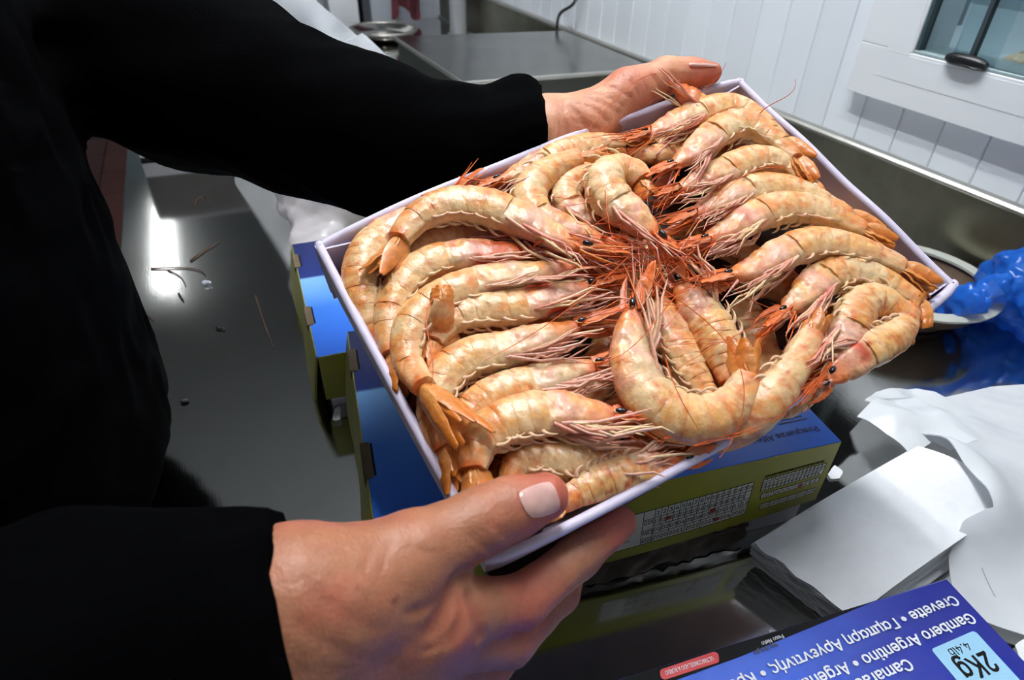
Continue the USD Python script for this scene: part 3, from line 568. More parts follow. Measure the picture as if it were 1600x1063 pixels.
    for k in range(6):
        n, m = 9, 30; a, b_ = cuts[k] - .010, cuts[k + 1] + .006; ss = np.linspace(a, b_, n); th = np.linspace(0, 2 * np.pi, m, endpoint=False); u = np.linspace(0, 1, n)
        r = A * (scl[k] * (1 - u) + scl[k + 1] * u) * (1 + .012 * u - .004 + .020 * np.sin(np.pi * u)) * (1 - (.030 if k == 0 else .05) * np.exp(-(u / .13) ** 2))
        pl = np.exp(-((np.abs((th + np.pi) % (2 * np.pi) - np.pi) - .45) / .30) ** 2)
        ra = r[:, None] * (1 + .16 * pl[None] * np.sin(np.pi * np.clip(u * .9 + .1, 0, 1))[:, None] - .10 * np.exp(-(((th + np.pi) % (2 * np.pi) - np.pi) / .3) ** 2)[None]); rb = r[:, None] * np.full((1, m), .80)
        P = ring_surface(ss, th, ra, rb, extra=.0016 * pl[None] * u[:, None] ** 2 * np.ones((n, 1)))
        D = nrm(P - C(ss)[:, None]); P = P + D * ((nz(P, 230, 3, 8 + k) - .5) * .0016)[..., None]
        mm = closed(P); dd = np.r_[np.tile(np.cos(th), n), 0, 0, np.cos(th), np.cos(th)]; uu = np.r_[np.repeat(u, m), 0, 1, np.zeros(m), np.ones(m)]
        col = body_tint(np.asarray(mm.vertices), np.r_[np.repeat(ss, m), a, b_, np.full(m, a), np.full(m, b_)], dd, 'a'); col = mixc(col, PALE, sstep(.5, .95, dd) * .8); col = mixc(col, ORANGE, sstep(.80, 1.0, uu) * sstep(.6, -.2, dd) * .45); col = mixc(col, PALE, np.exp(-((uu - .72) / .10) ** 2) * .35)
        obj('abdomen_segment', mm, SHELL_M, X, col=col)
    def blade(base, d, side, L, W, th, tipc, basec, name, sharp=.75, curl=0.0, parent=None):
        n, m = 10, 5; u = np.linspace(0, 1, n); wd = W * np.sin(np.pi * np.clip(.14 + .80 * u ** sharp, 0, 1)) ** .8; up = nrm(np.cross(d, side))
        v = np.linspace(-1, 1, m); P = base + d * (u * L)[:, None, None] + side * (wd[:, None] * v[None])[..., None] + up * ((1 - v[None] ** 2) * wd[:, None] * .28 + curl * L * u[:, None] ** 2)[..., None]
        P = P + up * (.0004 * np.sin(u * 20 + seed))[:, None, None]
        mm = slab(P, th); uu = np.tile(np.repeat(u, m), 2); vv = np.tile(np.tile(v, n), 2)
        c = mixc(np.broadcast_to(basec, (len(uu), 3)), tipc, uu * 1.1); c = mixc(c, DEEP, np.exp(-(np.abs(vv) / .25) ** 2) * .35); obj(name, mm, SHELL_M, parent or X, col=c)
    T, V, B = fr([fs + .005]); T, V, B = T[0], V[0], B[0]; e = C(fs + .002)
    if fan:
        T2 = nrm(cs(1.0) - cs(fs)); FL2 = LEN * (1 - fs) * fanlen; sd = nrm(V - T2 * (V @ T2))
        for k, (aa, ll, ww) in enumerate(((-.22, 1.0, .0052), (-.09, .95, .0050), (.0, .80, .0030), (.09, .95, .0050), (.21, 1.0, .0052))):
            d = nrm(T2 * math.cos(aa) + sd * math.sin(aa) * .8 + B * (.10 * (k - 2) * (1 if k % 2 else -.5) + g.normal() * .05)); s_ = nrm(np.cross(B, d)); s_ = nrm(s_ * .75 + B * .66 * (1 if k < 2 else -1 if k > 2 else .1))
            blade(e + sd * (k - 2) * .0011, d, s_, FL2 * ll * g.uniform(.92, 1.05), ww * A / .0112, .0007, FANC, CREAM * .6 + FANC * .4, 'telson' if k == 2 else 'uropod', curl=g.uniform(-.05, .1))
    # swimmerets under the tail
    for k in range(5):
        s = (cuts[k] + cuts[k + 1]) / 2; T, V, B = (q[0] for q in fr([s])); b0 = C(s) + V * A * scl[k] * .84
        for q in (1, -1):
            d = nrm(V * .9 - T * g.uniform(.2, .9) + B * .35 * q); p = [b0 + B * .003 * q, b0 + d * A * .30 + B * .003 * q, b0 + d * A * .48 - T * A * .45 + B * .003 * q]
            mm = tube(smooth_path(p, 7), [.0014, .0013, .0011, .0009, .0007, .0005, .0002], 6); obj('swimmeret', mm, LIMB_M, X, col=mixc(np.broadcast_to(PALE, (len(mm.vertices), 3)), PINK, g.uniform(0, .6) + 0 * np.asarray(mm.vertices)[:, 0]))
    if not head: return X
    for wp in whips:                                                  # single long feelers lying over the heap
        P = smooth_path([tp(x, y, z) - ctr for x, y, z in wp], 30); obj('antenna', tube(P, np.linspace(.00034, .00016, 30), 5), HAIR_M, X)
    # legs: bundles swept forward along the belly side
    for k in range(int(legs * 3.2)):
        q = 1 if k % 3 else -1; s = hs + (ab - hs) * g.uniform(.38, .92); T, V, B = (z[0] for z in fr([s])); b0 = C(s) + V * A * .78 + B * .45 * A * q
        LLg = A * g.uniform(1.9, 3.3); f1 = g.uniform(1.0, 1.6); out = g.uniform(.10, .75)
        p1 = b0 + (-T * f1 + V * out + B * g.uniform(-.1, .45)) * LLg * .32; p2 = p1 + (-T * g.uniform(.8, 1.1) + V * g.uniform(-.3, .25) + B * g.uniform(-.15, .2)) * LLg * .38; p3 = p2 + (-T * g.uniform(.5, 1.1) + V * g.uniform(-.3, .5) + B * g.uniform(-.3, .2)) * LLg * .3
        P = np.vstack([b0, b0 * .5 + p1 * .5, p1, p1 * .5 + p2 * .5, p2, p2 * .4 + p3 * .6, p3]); r = np.array([.0011, .0010, .00075, .0008, .0006, .00045, .00015]) * g.uniform(.7, 1.15) * A / .0112
        mm = tube(P, r, 6); cc = (PINK, PALE, ORANGE * .4 + PINK * .6, np.array(srgb(214, 122, 108)), PINK)[g.integers(5)]; obj('leg', mm, LIMB_M, X, col=mixc(np.broadcast_to(cc, (len(mm.vertices), 3)), PALE, g.uniform(0, .5) + 0 * np.asarray(mm.vertices)[:, 0]))
    # front of the head: beak, scales, feelers, eyes
    T, V, B = (z[0] for z in fr([hs])); f0 = C(hs + .01); fw_ = -T; tipL = LEN * hs
    n = 12; u = np.linspace(0, 1, n); top = f0 - V * A * .30; P0 = top + fw_ * (u * tipL * 1.05)[:, None] - V * (A * .16 * np.sin(u * np.pi) + A * .05 * u)[:, None]
    hgt = .0019 * (1 - u) ** .7 + .0002 + .0005 * (np.arange(n) % 2) * (1 - u); V_ = np.stack([P0 - V * hgt[:, None], P0 + V * hgt[:, None] * .8], 1); mm = slab(V_, .0011)
    obj('rostrum', mm, SHELL_M, CAR, col=mixc(np.broadcast_to(ORANGE, (len(mm.vertices), 3)), DEEP, .7 + 0 * np.asarray(mm.vertices)[:, 0]))
    for q in (1, -1): blade(f0 + V * A * .12 + B * A * .28 * q, nrm(fw_ + V * g.uniform(-.05, .2) + B * .15 * q), nrm(V + B * .5 * q), tipL * g.uniform(.95, 1.2), .0040 * A / .0112, .0007, DEEP, ORANGE * .6 + PALE * .4, 'antennal_scale', sharp=.8, parent=CAR)
    for q in (1, -1):
        eb = f0 - V * A * .04 + B * A * .26 * q + fw_ * A * .10
        s = trimesh.creation.icosphere(2, .0015 * A / .0112); Me = np.eye(4); Me[:3, 0], Me[:3, 1], Me[:3, 2] = T * 1.9, V, B; s.apply_transform(Me); s.apply_translation(eb + B * A * .10 * q + fw_ * .0020); obj('eye', s, EYE_M, CAR)
        mm = tube([f0 - V * A * .1 + B * A * .2 * q, eb], [.0012, .0014], 6); obj('eye_stalk', mm, LIMB_M, CAR, col=np.broadcast_to(PALE, (len(mm.vertices), 3)))
    for k in range(15):                                               # spiny feelers and mouth-legs
        q = 1 if k % 2 else -1; L = tipL * g.uniform(.7, 1.5); b0 = f0 + V * A * g.uniform(-.2, .6) + B * A * g.uniform(-.1, .4) * q; d = nrm(fw_ + V * g.uniform(-.35, .55) + B * g.uniform(-.25, .22)); bend = nrm(V * g.normal() + B * abs(g.normal()))
        P = smooth_path([b0, b0 + d * L * .5 + bend * L * .05, b0 + d * L + bend * L * g.uniform(-.15, .25)], 8); r = np.linspace(.0009, .00018, 8) * g.uniform(.6, 1.25); mm = tube(P, r, 5)
        cc = (DEEP, ORANGE, DEEP, FANC, PINK)[g.integers(5)]; obj('feeler', mm, LIMB_M, X, col=np.broadcast_to(cc, (len(mm.vertices), 3)))
    for k in range(ant):                                              # long whips
        b0 = f0 + V * A * .25 + B * A * .3; L = g.uniform(.04, .10); a0 = g.uniform(-1.0, 1.0); P = [b0]; d = nrm(fw_ + B * g.uniform(.0, .22)); cv = g.uniform(-9, 9)
        for i in range(24):
            a = cv * L / 24 + g.normal() * .03; d = nrm(d + np.cross(np.array([0, 0, 1.0]), d) * a + np.array([0, 0, -.035 if i < 14 else .01])); p = P[-1] + d * L / 24; p[2] = max(p[2], .0085 - ctr[2] + .002 * g.uniform()); P.append(p)
            if max(abs(p[0] + ctr[0]) - HU, abs(p[1] + ctr[1]) - HV) > .012: break
        obj('antenna', tube(P, np.linspace(.00030, .00014, len(P)), 5), HAIR_M, X)
    return X
G_ = 'prawns packed in the open tray'
PR = [
 # left group, heads to the middle
 ('prawn curled along the far left corner of the tray, tail down the left wall', [(748, 280), (692, 311), (636, 344), (590, 372), (566, 410), (563, 453, -.002), (578, 506, -.006), (600, 556, -.012), (630, 608, -.016)], dict(vent=-1, w=-.004, A=.0108, roll=.1, blush=.9, legs=2, ant=0)),
 ('large pale prawn arching over the upper left with its orange tail fan folded down', [(985, 402), (945, 396), (890, 381), (835, 352), (780, 329), (725, 318), (675, 327), (640, 352), (622, 378), (596, 422)], dict(fanlen=1.3, vent=-1, w=.006, A=.0124, roll=.15, blush=.2, legs=3)),
 ('prawn lying half hidden in the hollow under the large arched prawn', [(860, 392), (800, 374), (740, 366), (690, 374), (640, 398), (608, 432), (594, 476)], dict(vent=-1, w=-.012, A=.0098, legs=3)),
 ('prawn with a bright orange head, third from the far end of the left group', [(905, 386), (850, 391), (790, 394), (730, 397), (678, 408), (634, 438), (610, 485), (608, 530), (622, 575), (640, 610)], dict(vent=-1, w=-.002, A=.0108, blush=.9, legs=3, deep=.7)),
 ('prawn with big cream tail segment and spread orange tail fan at the left wall', [(985, 398), (915, 410), (840, 426), (765, 438), (710, 454), (662, 484), (637, 522), (636, 560), (652, 592, .006), (670, 612, .012), (716, 658, .017)], dict(fanlen=1.45, vent=-1, w=.001, A=.0108, blush=.4)),
 ('prawn with a red patch on its head in the middle of the left group', [(972, 432), (920, 448), (862, 465), (800, 480), (745, 484), (702, 502), (678, 536), (664, 580)], dict(vent=-1, w=-.001, A=.0108, blush=1.1)),
 ('small prawn whose upright orange tail fan sticks up in the left group', [(800, 560, -.016), (755, 560, -.016), (715, 553, -.014), (694, 530, -.008), (690, 500, .004), (688, 440, .012)], dict(vent=-1, w=.002, A=.0095, head=False)),
 ('prawn with a pale oval patch on its head, tail curling down the left wall', [(972, 488), (910, 508), (850, 526), (790, 546), (740, 556), (700, 582), (680, 622), (682, 668), (702, 714), (722, 766)], dict(vent=-1, w=-.001, A=.0112, blush=.1, pale=.2)),
 ('prawn with a white collar behind a rusty head, below the middle of the left group', [(985, 560), (925, 573), (870, 588), (815, 604), (765, 620), (728, 652), (716, 700), (728, 744)], dict(vent=-1, w=-.001, A=.0108, blush=1.0, pale=.3)),
 ('prawn with long pink legs curled round above the thumb of the near hand', [(1020, 652), (960, 650), (890, 645), (828, 648), (778, 664), (745, 698), (740, 740), (752, 785)], dict(vent=-1, w=.004, A=.0122, blush=.3, legs=8)),
 ('prawn curled into a ring just above the near thumb nail', [(1075, 690), (1000, 702), (930, 716), (868, 714), (822, 716), (800, 742), (812, 775), (850, 796)], dict(vent=-1, w=-.006, A=.0098, legs=5)),
 ('orange prawn lying along the near rim right of the thumb', [(1110, 706), (1050, 722), (985, 738), (925, 760), (880, 784), (840, 806)], dict(vent=1, w=-.004, A=.0092, blush=1.0, rust=2.0, legs=3, deep=1.0)),
 # bottom group
 ('big cream prawn bent into a U at the near rim, the largest of the tray', [(1000, 425), (990, 470), (984, 520), (988, 570), (1010, 618), (1052, 650), (1098, 656), (1138, 638), (1160, 612), (1163, 530)], dict(vent=-1, w=.007, A=.0132, roll=.12, blush=.1, pale=.1, legs=4)),
 ('orange prawn turning up at the near rim right of the big U shaped prawn', [(1040, 662, -.022), (1090, 676, -.020), (1142, 668, -.012), (1186, 640, -.003), (1222, 600), (1250, 560), (1268, 524), (1284, 488)], dict(vent=-1, w=.007, A=.0114, head=False, rust=1.5)),
 ('prawn lying inside the bend of the big U shaped prawn', [(1015, 430), (1034, 472), (1052, 520), (1072, 566), (1096, 606), (1122, 640), (1140, 660)], dict(vent=1, w=-.006, A=.0105, blush=.3, legs=3, rust=1.3)),
 ('dark orange prawn right of the bend of the big U shaped prawn', [(1040, 415), (1070, 455), (1100, 498), (1125, 545), (1142, 590), (1155, 630)], dict(vent=-1, w=-.003, A=.0122, blush=.4, legs=3, rust=1.4)),
 # right group, tails along the far right wall
 ('prawn nearest the far right corner with its tail fan against the right wall', [(960, 228), (1012, 209), (1062, 189), (1108, 171), (1148, 168), (1184, 188), (1216, 214), (1262, 252)], dict(vent=1, w=.000, A=.0108, blush=.2, pale=.2)),
 ('second prawn from the far right corner, head lower left and tail along the wall', [(1005, 284), (1052, 258), (1095, 228), (1128, 202), (1166, 194), (1206, 216), (1238, 246), (1266, 286)], dict(vent=1, w=.004, A=.0112, blush=.4, pale=.2)),
 ('third prawn from the far right corner with a black eye showing', [(1012, 312), (1075, 290), (1130, 269), (1182, 249), (1224, 255), (1254, 282), (1278, 316)], dict(vent=1, w=.001, A=.0110, blush=.3)),
 ('fourth prawn from the far right corner with a pale oval on its head', [(1030, 356), (1085, 334), (1140, 308), (1188, 293), (1236, 297), (1284, 316), (1330, 340), (1372, 366)], dict(vent=1, w=.000, A=.0106, blush=.05, pale=.2)),
 ('fifth prawn from the far right corner with a rosy head and pink legs', [(1050, 398), (1104, 376), (1160, 348), (1212, 326), (1262, 326), (1310, 342), (1352, 362), (1400, 386)], dict(vent=1, w=.002, A=.0112, blush=.7, legs=8)),
 ('long smooth prawn with a black eye and open orange tail fan at the right wall', [(1078, 448), (1130, 434), (1186, 416), (1234, 391), (1276, 380), (1326, 387), (1372, 401), (1408, 418), (1462, 454)], dict(vent=1, w=.004, A=.0112, blush=.3, pale=.15, legs=7)),
 ('prawn with a grey head and white swimmerets near the right corner', [(1182, 512), (1230, 483), (1272, 448), (1310, 424), (1356, 428), (1398, 448), (1430, 470), (1440, 510)], dict(vent=1, w=.000, A=.0110, blush=.2, pale=.3, legs=7)),
 ('arched orange prawn with its head down at the near rim by the right corner', [(1272, 612), (1302, 568), (1326, 524), (1340, 486), (1366, 470), (1394, 480), (1414, 500), (1408, 534)], dict(vent=-1, w=.001, A=.0112, blush=.4, legs=7, rust=1.2)),
 ('rosy prawn lying along the near rim at the right corner', [(1252, 622), (1302, 587), (1344, 556), (1384, 534), (1412, 510), (1424, 482), (1430, 452)], dict(vent=-1, w=.001, A=.0100, blush=1.0, rust=1.8, legs=4, deep=.9)),
 # far side group
 ('prawn lying along the far wall with a red patch on its pale head', [(737, 300), (792, 278), (844, 256), (892, 235), (934, 224), (972, 223), (1012, 221)], dict(vent=1, w=-.004, A=.0102, blush=1.2, pale=.3, legs=3, ant=0)),
 ('hook shaped prawn left of the middle with white scalloped belly edge', [(1000, 395), (945, 376), (890, 358), (842, 336), (828, 306), (844, 278), (880, 256), (950, 238)], dict(vent=-1, w=.000, A=.0108, blush=.1, legs=3)),
 ('curled prawn nested inside the hook shaped prawn', [(1000, 384), (955, 360), (912, 338), (886, 312), (892, 286), (925, 266), (985, 250)], dict(vent=-1, w=-.006, A=.0100, legs=2, rust=1.4)),
 ('plump pale prawn arched at the far middle, pointing to the centre', [(1058, 402), (1020, 366), (982, 334), (952, 304), (950, 278), (976, 268), (1004, 284), (1020, 310)], dict(vent=-1, w=.006, A=.0132, blush=.2, pale=.3, legs=3)),
 ('orange tailed prawn running under the far right group towards the middle', [(1150, 250, -.012), (1110, 238, -.010), (1070, 238, -.006), (1030, 243), (990, 243), (950, 246)], dict(vent=1, w=-.006, A=.0092, head=False, rust=2.2)),
 ('prawn head standing up at the far rim beside the thumb of the far hand', [(1040, 118, .004), (1062, 140, .002), (1084, 158, -.002), (1112, 184, -.012), (1150, 206, -.016)], dict(vent=1, w=.003, A=.0098, blush=.3, legs=2, rust=2.4, ant=1, deep=1.6)),
]
WHIPS = {30: [[(1046, 124, .004), (1010, 119, .016), (975, 142, .014), (945, 172, .010), (915, 206, .008)], [(1098, 140, .004), (1116, 126, .016), (1126, 114, .022), (1134, 99, .026)]],
 16: [[(1152, 166, .012), (1120, 176, .014), (1070, 200, .014), (1010, 226, .012), (962, 250, .012)]], 17: [[(1184, 182, .010), (1204, 164, .018), (1230, 150, .026), (1242, 124, .030)]],
 26: [[(950, 232, .012), (946, 300, .016), (952, 352, .018), (962, 400, .014)]], 12: [[(1002, 425, .016), (1062, 470, .022), (1122, 520, .022), (1162, 600, .024), (1150, 676, .016), (1124, 716, .010)], [(1040, 560, .020), (1062, 620, .024), (1092, 672, .018)]],
 5: [[(985, 398, .012), (905, 470, .014), (832, 522, .014), (756, 564, .013)]], 4: [[(690, 452, .014), (668, 520, .015), (676, 590, .014), (664, 622, .012)]], 20: [[(1060, 395, .014), (1130, 300, .016), (1200, 262, .016), (1250, 268, .014)]], 21: [[(1080, 448, .012), (1010, 520, .018), (960, 560, .016), (900, 566, .014)]]}
for i, (lb, pts, kw) in enumerate(PR): prawn(whips=WHIPS.get(i, ()), label=lb, pts=pts, seed=i, group=G_, **kw)
# lower layer, seen only through the gaps
LOW = ['under the far end of the left group', 'under the middle of the left group', 'between the lower heads of the left group', 'beside the ring curled prawn above the thumb', 'under the near rim right of the thumb', 'under the tails of the upper right group', 'under the grey headed prawn near the right corner', 'under the large arched prawn at the upper left', 'under the far right corner prawns', 'under the arched prawn by the right corner', 'along the left wall under the curled prawns', 'left of the big U shaped prawn', 'inside the big U shaped prawn', 'right of the big U shaped prawn', 'under the heads at the tray centre', 'under the heads of the right group', 'under the tails at the lower left']
for i, (pts, vent) in enumerate([([(900, 350), (820, 400), (740, 430), (680, 480), (640, 560), (640, 620)], -1), ([(930, 470), (850, 500), (770, 520), (700, 560), (660, 620), (690, 690)], -1), ([(960, 540), (900, 600), (840, 640), (790, 700), (770, 760)], -1),
        ([(1010, 600), (950, 660), (900, 690), (860, 740), (900, 770)], -1), ([(1230, 560), (1180, 580), (1120, 600), (1080, 640), (1040, 680), (980, 700)], 1), ([(1100, 330), (1180, 320), (1250, 340), (1320, 380), (1390, 430)], 1),
        ([(1120, 420), (1200, 440), (1280, 480), (1340, 520), (1400, 510)], 1), ([(960, 290), (880, 300), (800, 310), (730, 330), (640, 370)], -1), ([(1000, 240), (1060, 230), (1130, 230), (1200, 250), (1240, 290)], 1), ([(700, 300), (660, 360), (640, 420), (630, 480), (660, 540)], -1), ([(1000, 470), (960, 520), (930, 600), (900, 650), (880, 720)], -1), ([(1060, 420), (1050, 480), (1060, 560), (1090, 640), (1150, 660)], 1), ([(1140, 460), (1180, 520), (1200, 570), (1210, 610), (1180, 640)], 1),
        ([(1040, 380), (1000, 420), (960, 460), (900, 440), (850, 420)], -1), ([(1040, 330), (1090, 360), (1150, 390), (1210, 420), (1260, 470)], 1), ([(700, 470), (680, 540), (690, 600), (720, 660), (790, 680)], -1), ([(1240, 520), (1260, 570), (1250, 610), (1200, 640), (1150, 660)], 1)]):
    prawn(f'lower layer prawn in the gaps {LOW[i]}', pts, seed=60 + i, group='prawns of the lower layer in the open tray', vent=vent, w=-.024, A=.0110, head=False, fan=True, rust=2.2)
# ================================================================== the worker
SKIN = M_('skin', {
    'a': ('attribute', {'attribute': 'tint'}), 'tc': ('texture_coordinate', {}),
    'n': ('noise_texture', {'scale': 70.0, 'detail': 6.0, 'roughness': 0.65}), 'r': ('rgb_ramp', {'ramp': [(0.3, (.86, .80, .78)), (0.7, (1.12, 1.12, 1.10))]}), 'm': ('mix', {'mix_type': 'multiply', 'fac': 1.0}),
    'v': ('voronoi_texture', {'scale': 620.0}), 'bn': ('noise_texture', {'scale': 260.0, 'detail': 4.0}), 'ad': ('math', {'math_type': 'multiply_add', 'value2': 0.5}), 'b': ('bump', {'strength': 0.35, 'distance': 0.0009}),
    'p': ('principled_bsdf', {'roughness': 0.46, 'specular_ior_level': 0.4, 'subsurface_weight': 0.15, 'subsurface_scale': 0.003, 'subsurface_radius': (1.0, 0.35, 0.18)})},
    [('tc.object', 'n.vector'), ('n.fac', 'r.fac'), ('a.color', 'm.color1'), ('r.color', 'm.color2'), ('m.color', 'p.base_color'), ('tc.object', 'v.vector'), ('tc.object', 'bn.vector'),
     ('v.distance', 'ad.value1'), ('bn.fac', 'ad.value3'), ('ad.value', 'b.height'), ('b.normal', 'p.normal')])
JACKET = plain('black_jacket', (0.0006, 0.0006, 0.0008), 0.9, bump=0.25, bscale=500, specular_ior_level=0.015)
NAIL = plain('nail', srgb(208, 158, 148), 0.22, noise=0.08, scale=120, subsurface_weight=0.1, subsurface_scale=0.002)
def chain(P, J, k, sub=0.0):
    d = None
    for a, b_ in zip(J[:-1], J[1:]):
        c = cone(P, a[0], b_[0], a[1], b_[1]); d = c if d is None else smin(d, c, k)
    return d
# near (right) hand: px, py, depth along the lens axis, radius
JN = lambda *r: [(at(px, py, d), rad) for px, py, d, rad in r]
nW1, nW2 = at(462, 935, .240), at(470, 1040, .245)
N_FOREARM = [(at(120, 1070, .226), .031), (at(420, 985, .240), .030)]
N_THUMB = JN((520, 935, .247, .0235), (640, 872, .262, .0178), (752, 815, .276, .0138), (800, 794, .282, .0130), (851, 776, .288, .0108))
N_INDEX = JN((672, 965, .268, .0150), (815, 940, .298, .0118), (905, 868, .318, .0104), (968, 816, .330, .0088))
N_MIDDLE = JN((650, 1005, .270, .0150), (795, 1000, .304, .0120), (872, 925, .328, .0106), (900, 858, .345, .0090))
N_RING = JN((630, 1040, .278, .0140), (755, 1050, .312, .0112), (830, 970, .338, .0100), (860, 900, .352, .0085))
N_LITTLE = JN((610, 1075, .286, .0125), (700, 1090, .318, .0098), (770, 1020, .342, .0086), (800, 965, .355, .0075))
def near_sdf(P):
    d = chain(P, N_FOREARM, .01)
    palm = None
    for a, b_, ra, rb in ((nW1, N_INDEX[0][0], .024, .0165), (nW1, N_MIDDLE[0][0], .022, .016), (nW2, N_RING[0][0], .022, .0155), (nW2, N_LITTLE[0][0], .020, .014), (nW2, N_MIDDLE[0][0], .022, .016), (N_INDEX[0][0], N_LITTLE[0][0], .0150, .0125)):
        c = cone(P, a, b_, ra, rb); palm = c if palm is None else smin(palm, c, .010)
    d = smin(d, palm, .018)
    d = smin(d, cone(P, nW1, N_THUMB[0][0], .022, .0225), .012)
    fing = None
    for J in (N_INDEX, N_MIDDLE, N_RING, N_LITTLE):
        c = chain(P, J, .004); fing = c if fing is None else smin(fing, c, .0025)
    d = smin(d, fing, .010); th = chain(P, N_THUMB, .006); d = smin(d, th, .012)
    web = cone(P, N_THUMB[0][0] * .35 + N_THUMB[1][0] * .65, N_INDEX[0][0] * .8 + N_INDEX[1][0] * .2, .0085, .0095); d = smin(d, web, .016)
    return d
# far (left) hand
F_FOREARM = [(at(740, 222, .443), .027), (at(850, 220, .448), .0262)]
F_THUMB = JN((915, 198, .447, .0205), (982, 146, .449, .0165), (1042, 118, .451, .0118), (1078, 115, .452, .0100), (1111, 114, .453, .0076))
F_FINGERS = [JN((985, 190, .475, .0140), (1050, 190, .505, .0110), (1062, 238, .505, .0098), (1050, 275, .505, .0085)), JN((960, 215, .472, .0145), (1020, 222, .498, .0115), (1030, 275, .500, .0100), (1015, 310, .495, .0086)),
             JN((930, 240, .468, .0138), (985, 255, .484, .0108), (992, 305, .490, .0096), (975, 335, .485, .0082)), JN((900, 262, .464, .0122), (945, 285, .472, .0094), (950, 325, .478, .0084), (940, 350, .474, .0072))]
def far_sdf(P):
    d = chain(P, F_FOREARM, .01); w0 = at(866, 208, .449); w1 = at(866, 226, .456); palm = None
    for a, b_, ra, rb in ((w0, F_FINGERS[0][0][0], .021, .0155), (w0, F_FINGERS[1][0][0], .021, .0155), (w1, F_FINGERS[2][0][0], .020, .015), (w1, F_FINGERS[3][0][0], .018, .013)):
        c = cone(P, a, b_, ra, rb); palm = c if palm is None else smin(palm, c, .010)
    d = smin(d, palm, .014)
    for J in F_FINGERS: d = smin(d, chain(P, J, .004), .006)
    d = smin(d, cone(P, w0, F_THUMB[0][0], .020, .0190), .012); d = smin(d, chain(P, F_THUMB, .006), .010)
    web = cone(P, F_THUMB[0][0] * .4 + F_THUMB[1][0] * .6, F_FINGERS[0][0][0], .0095, .010); return smin(d, web, .012)
def trace(fn, px, py, t0=.1, t1=.7):
    r = ray(px, py); L = np.linalg.norm(r); t = t0
    for _ in range(120):
        q = fn((EYE + r * t)[None])[0]
        if q < .0002: break
        t += q * .8 / L
        if t > t1: return None
    return EYE + r * t
def bake(fn, px_lines):
    """creases: (polyline in pixels, depth, width) -> points on the skin"""
    out = []
    for ln, dep, wid in px_lines:
        pts = [trace(fn, *p) for p in smooth_path(ln, 14)]; pts = [p for p in pts if p is not None]
        if len(pts) > 1: out.append((np.array(pts), dep, wid))
    return out
def with_creases(fn, creases, noise_amp, seed):
    def g(P):
        d = fn(P); near = np.abs(d) < .012
        if near.any():
            q = P[near]; dd = d[near] + noise_amp * (meshkit.fbm(q * 140, 3, seed) - .5)
            for pts, dep, wid in creases:
                m = np.full(len(q), 9.0)
                for a, b_ in zip(pts[:-1], pts[1:]): m = np.minimum(m, cone(q, a, b_, 0, 0))
                dd = dd + dep * np.exp(-(m / wid) ** 2)
            d[near] = dd
        return d
    return g
cn = bake(near_sdf, [
    ([(738, 838), (760, 858), (778, 868)], .0018, .0012), ([(752, 828), (770, 850), (790, 858)], .0008, .001), ([(728, 850), (745, 868), (762, 880)], .0008, .0011), ([(764, 815), (783, 835), (800, 845)], .0006, .001),
    ([(745, 780), (752, 800), (750, 815)], .0005, .001),
    ([(735, 893), (712, 915), (698, 950), (680, 985)], .0085, .0032), ([(735, 930), (746, 965), (752, 996)], .0055, .0022), ([(718, 935), (720, 975), (706, 1004)], .0024, .0018), ([(708, 985), (690, 1005), (668, 1018)], .0018, .0018), ([(690, 940), (662, 952), (640, 958)], .0016, .0020),
    ([(585, 850), (575, 870), (570, 890)], .0006, .0016), ([(610, 845), (602, 868), (596, 885)], .0006, .0016), ([(640, 850), (660, 862), (690, 862)], .0005, .0016), ([(480, 905), (540, 960), (600, 985)], .0005, .0022), ([(470, 980), (540, 1020), (620, 1040)], .0005, .0024),
    ([(852, 862), (866, 880), (878, 896)], .0010, .001), ([(800, 885), (815, 905), (820, 925)], .0007, .0011), ([(925, 830), (935, 845), (940, 858)], .0005, .0009)])
cf = bake(far_sdf, [([(890, 165), (905, 182), (918, 204)], 0.00221, .0013), ([(905, 160), (930, 172), (950, 190)], 0.00204, .0011), ([(912, 150), (938, 160), (968, 176)], 0.00204, .0011), ([(880, 158), (882, 185), (888, 212)], 0.00153, .0012), ([(925, 142), (950, 152), (975, 166)], 0.00170, .0010),
    ([(940, 132), (965, 140), (985, 152)], 0.00153, .0010), ([(1000, 118), (1008, 128), (1012, 140)], 0.00153, .001), ([(1018, 116), (1026, 126), (1030, 138)], 0.00136, .001), ([(985, 125), (993, 135), (998, 148)], 0.00136, .001), ([(896, 188), (915, 195), (935, 200)], 0.00170, .0011), ([(872, 162), (874, 190), (872, 215)], 0.00102, .001), ([(1048, 108), (1052, 118), (1052, 128)], 0.00102, .0009)])
near_full, far_full = with_creases(near_sdf, cn, .0011, 4), with_creases(far_sdf, cf, .0012, 9)
def bounds(joints, pad=.05):
    P = np.array([j[0] for j in joints]); return P.min(0) - pad, P.max(0) + pad
nb0, nb1 = bounds(N_FOREARM + N_THUMB + N_INDEX + N_MIDDLE + N_RING + N_LITTLE); fb0, fb1 = bounds(F_FOREARM + F_THUMB + sum(F_FINGERS, []))
near_mesh, far_mesh = surfnet(near_full, nb0, nb1, .0016), surfnet(far_full, fb0, fb1, .0017)
BASE_SKIN = np.array(srgb(160, 106, 78))
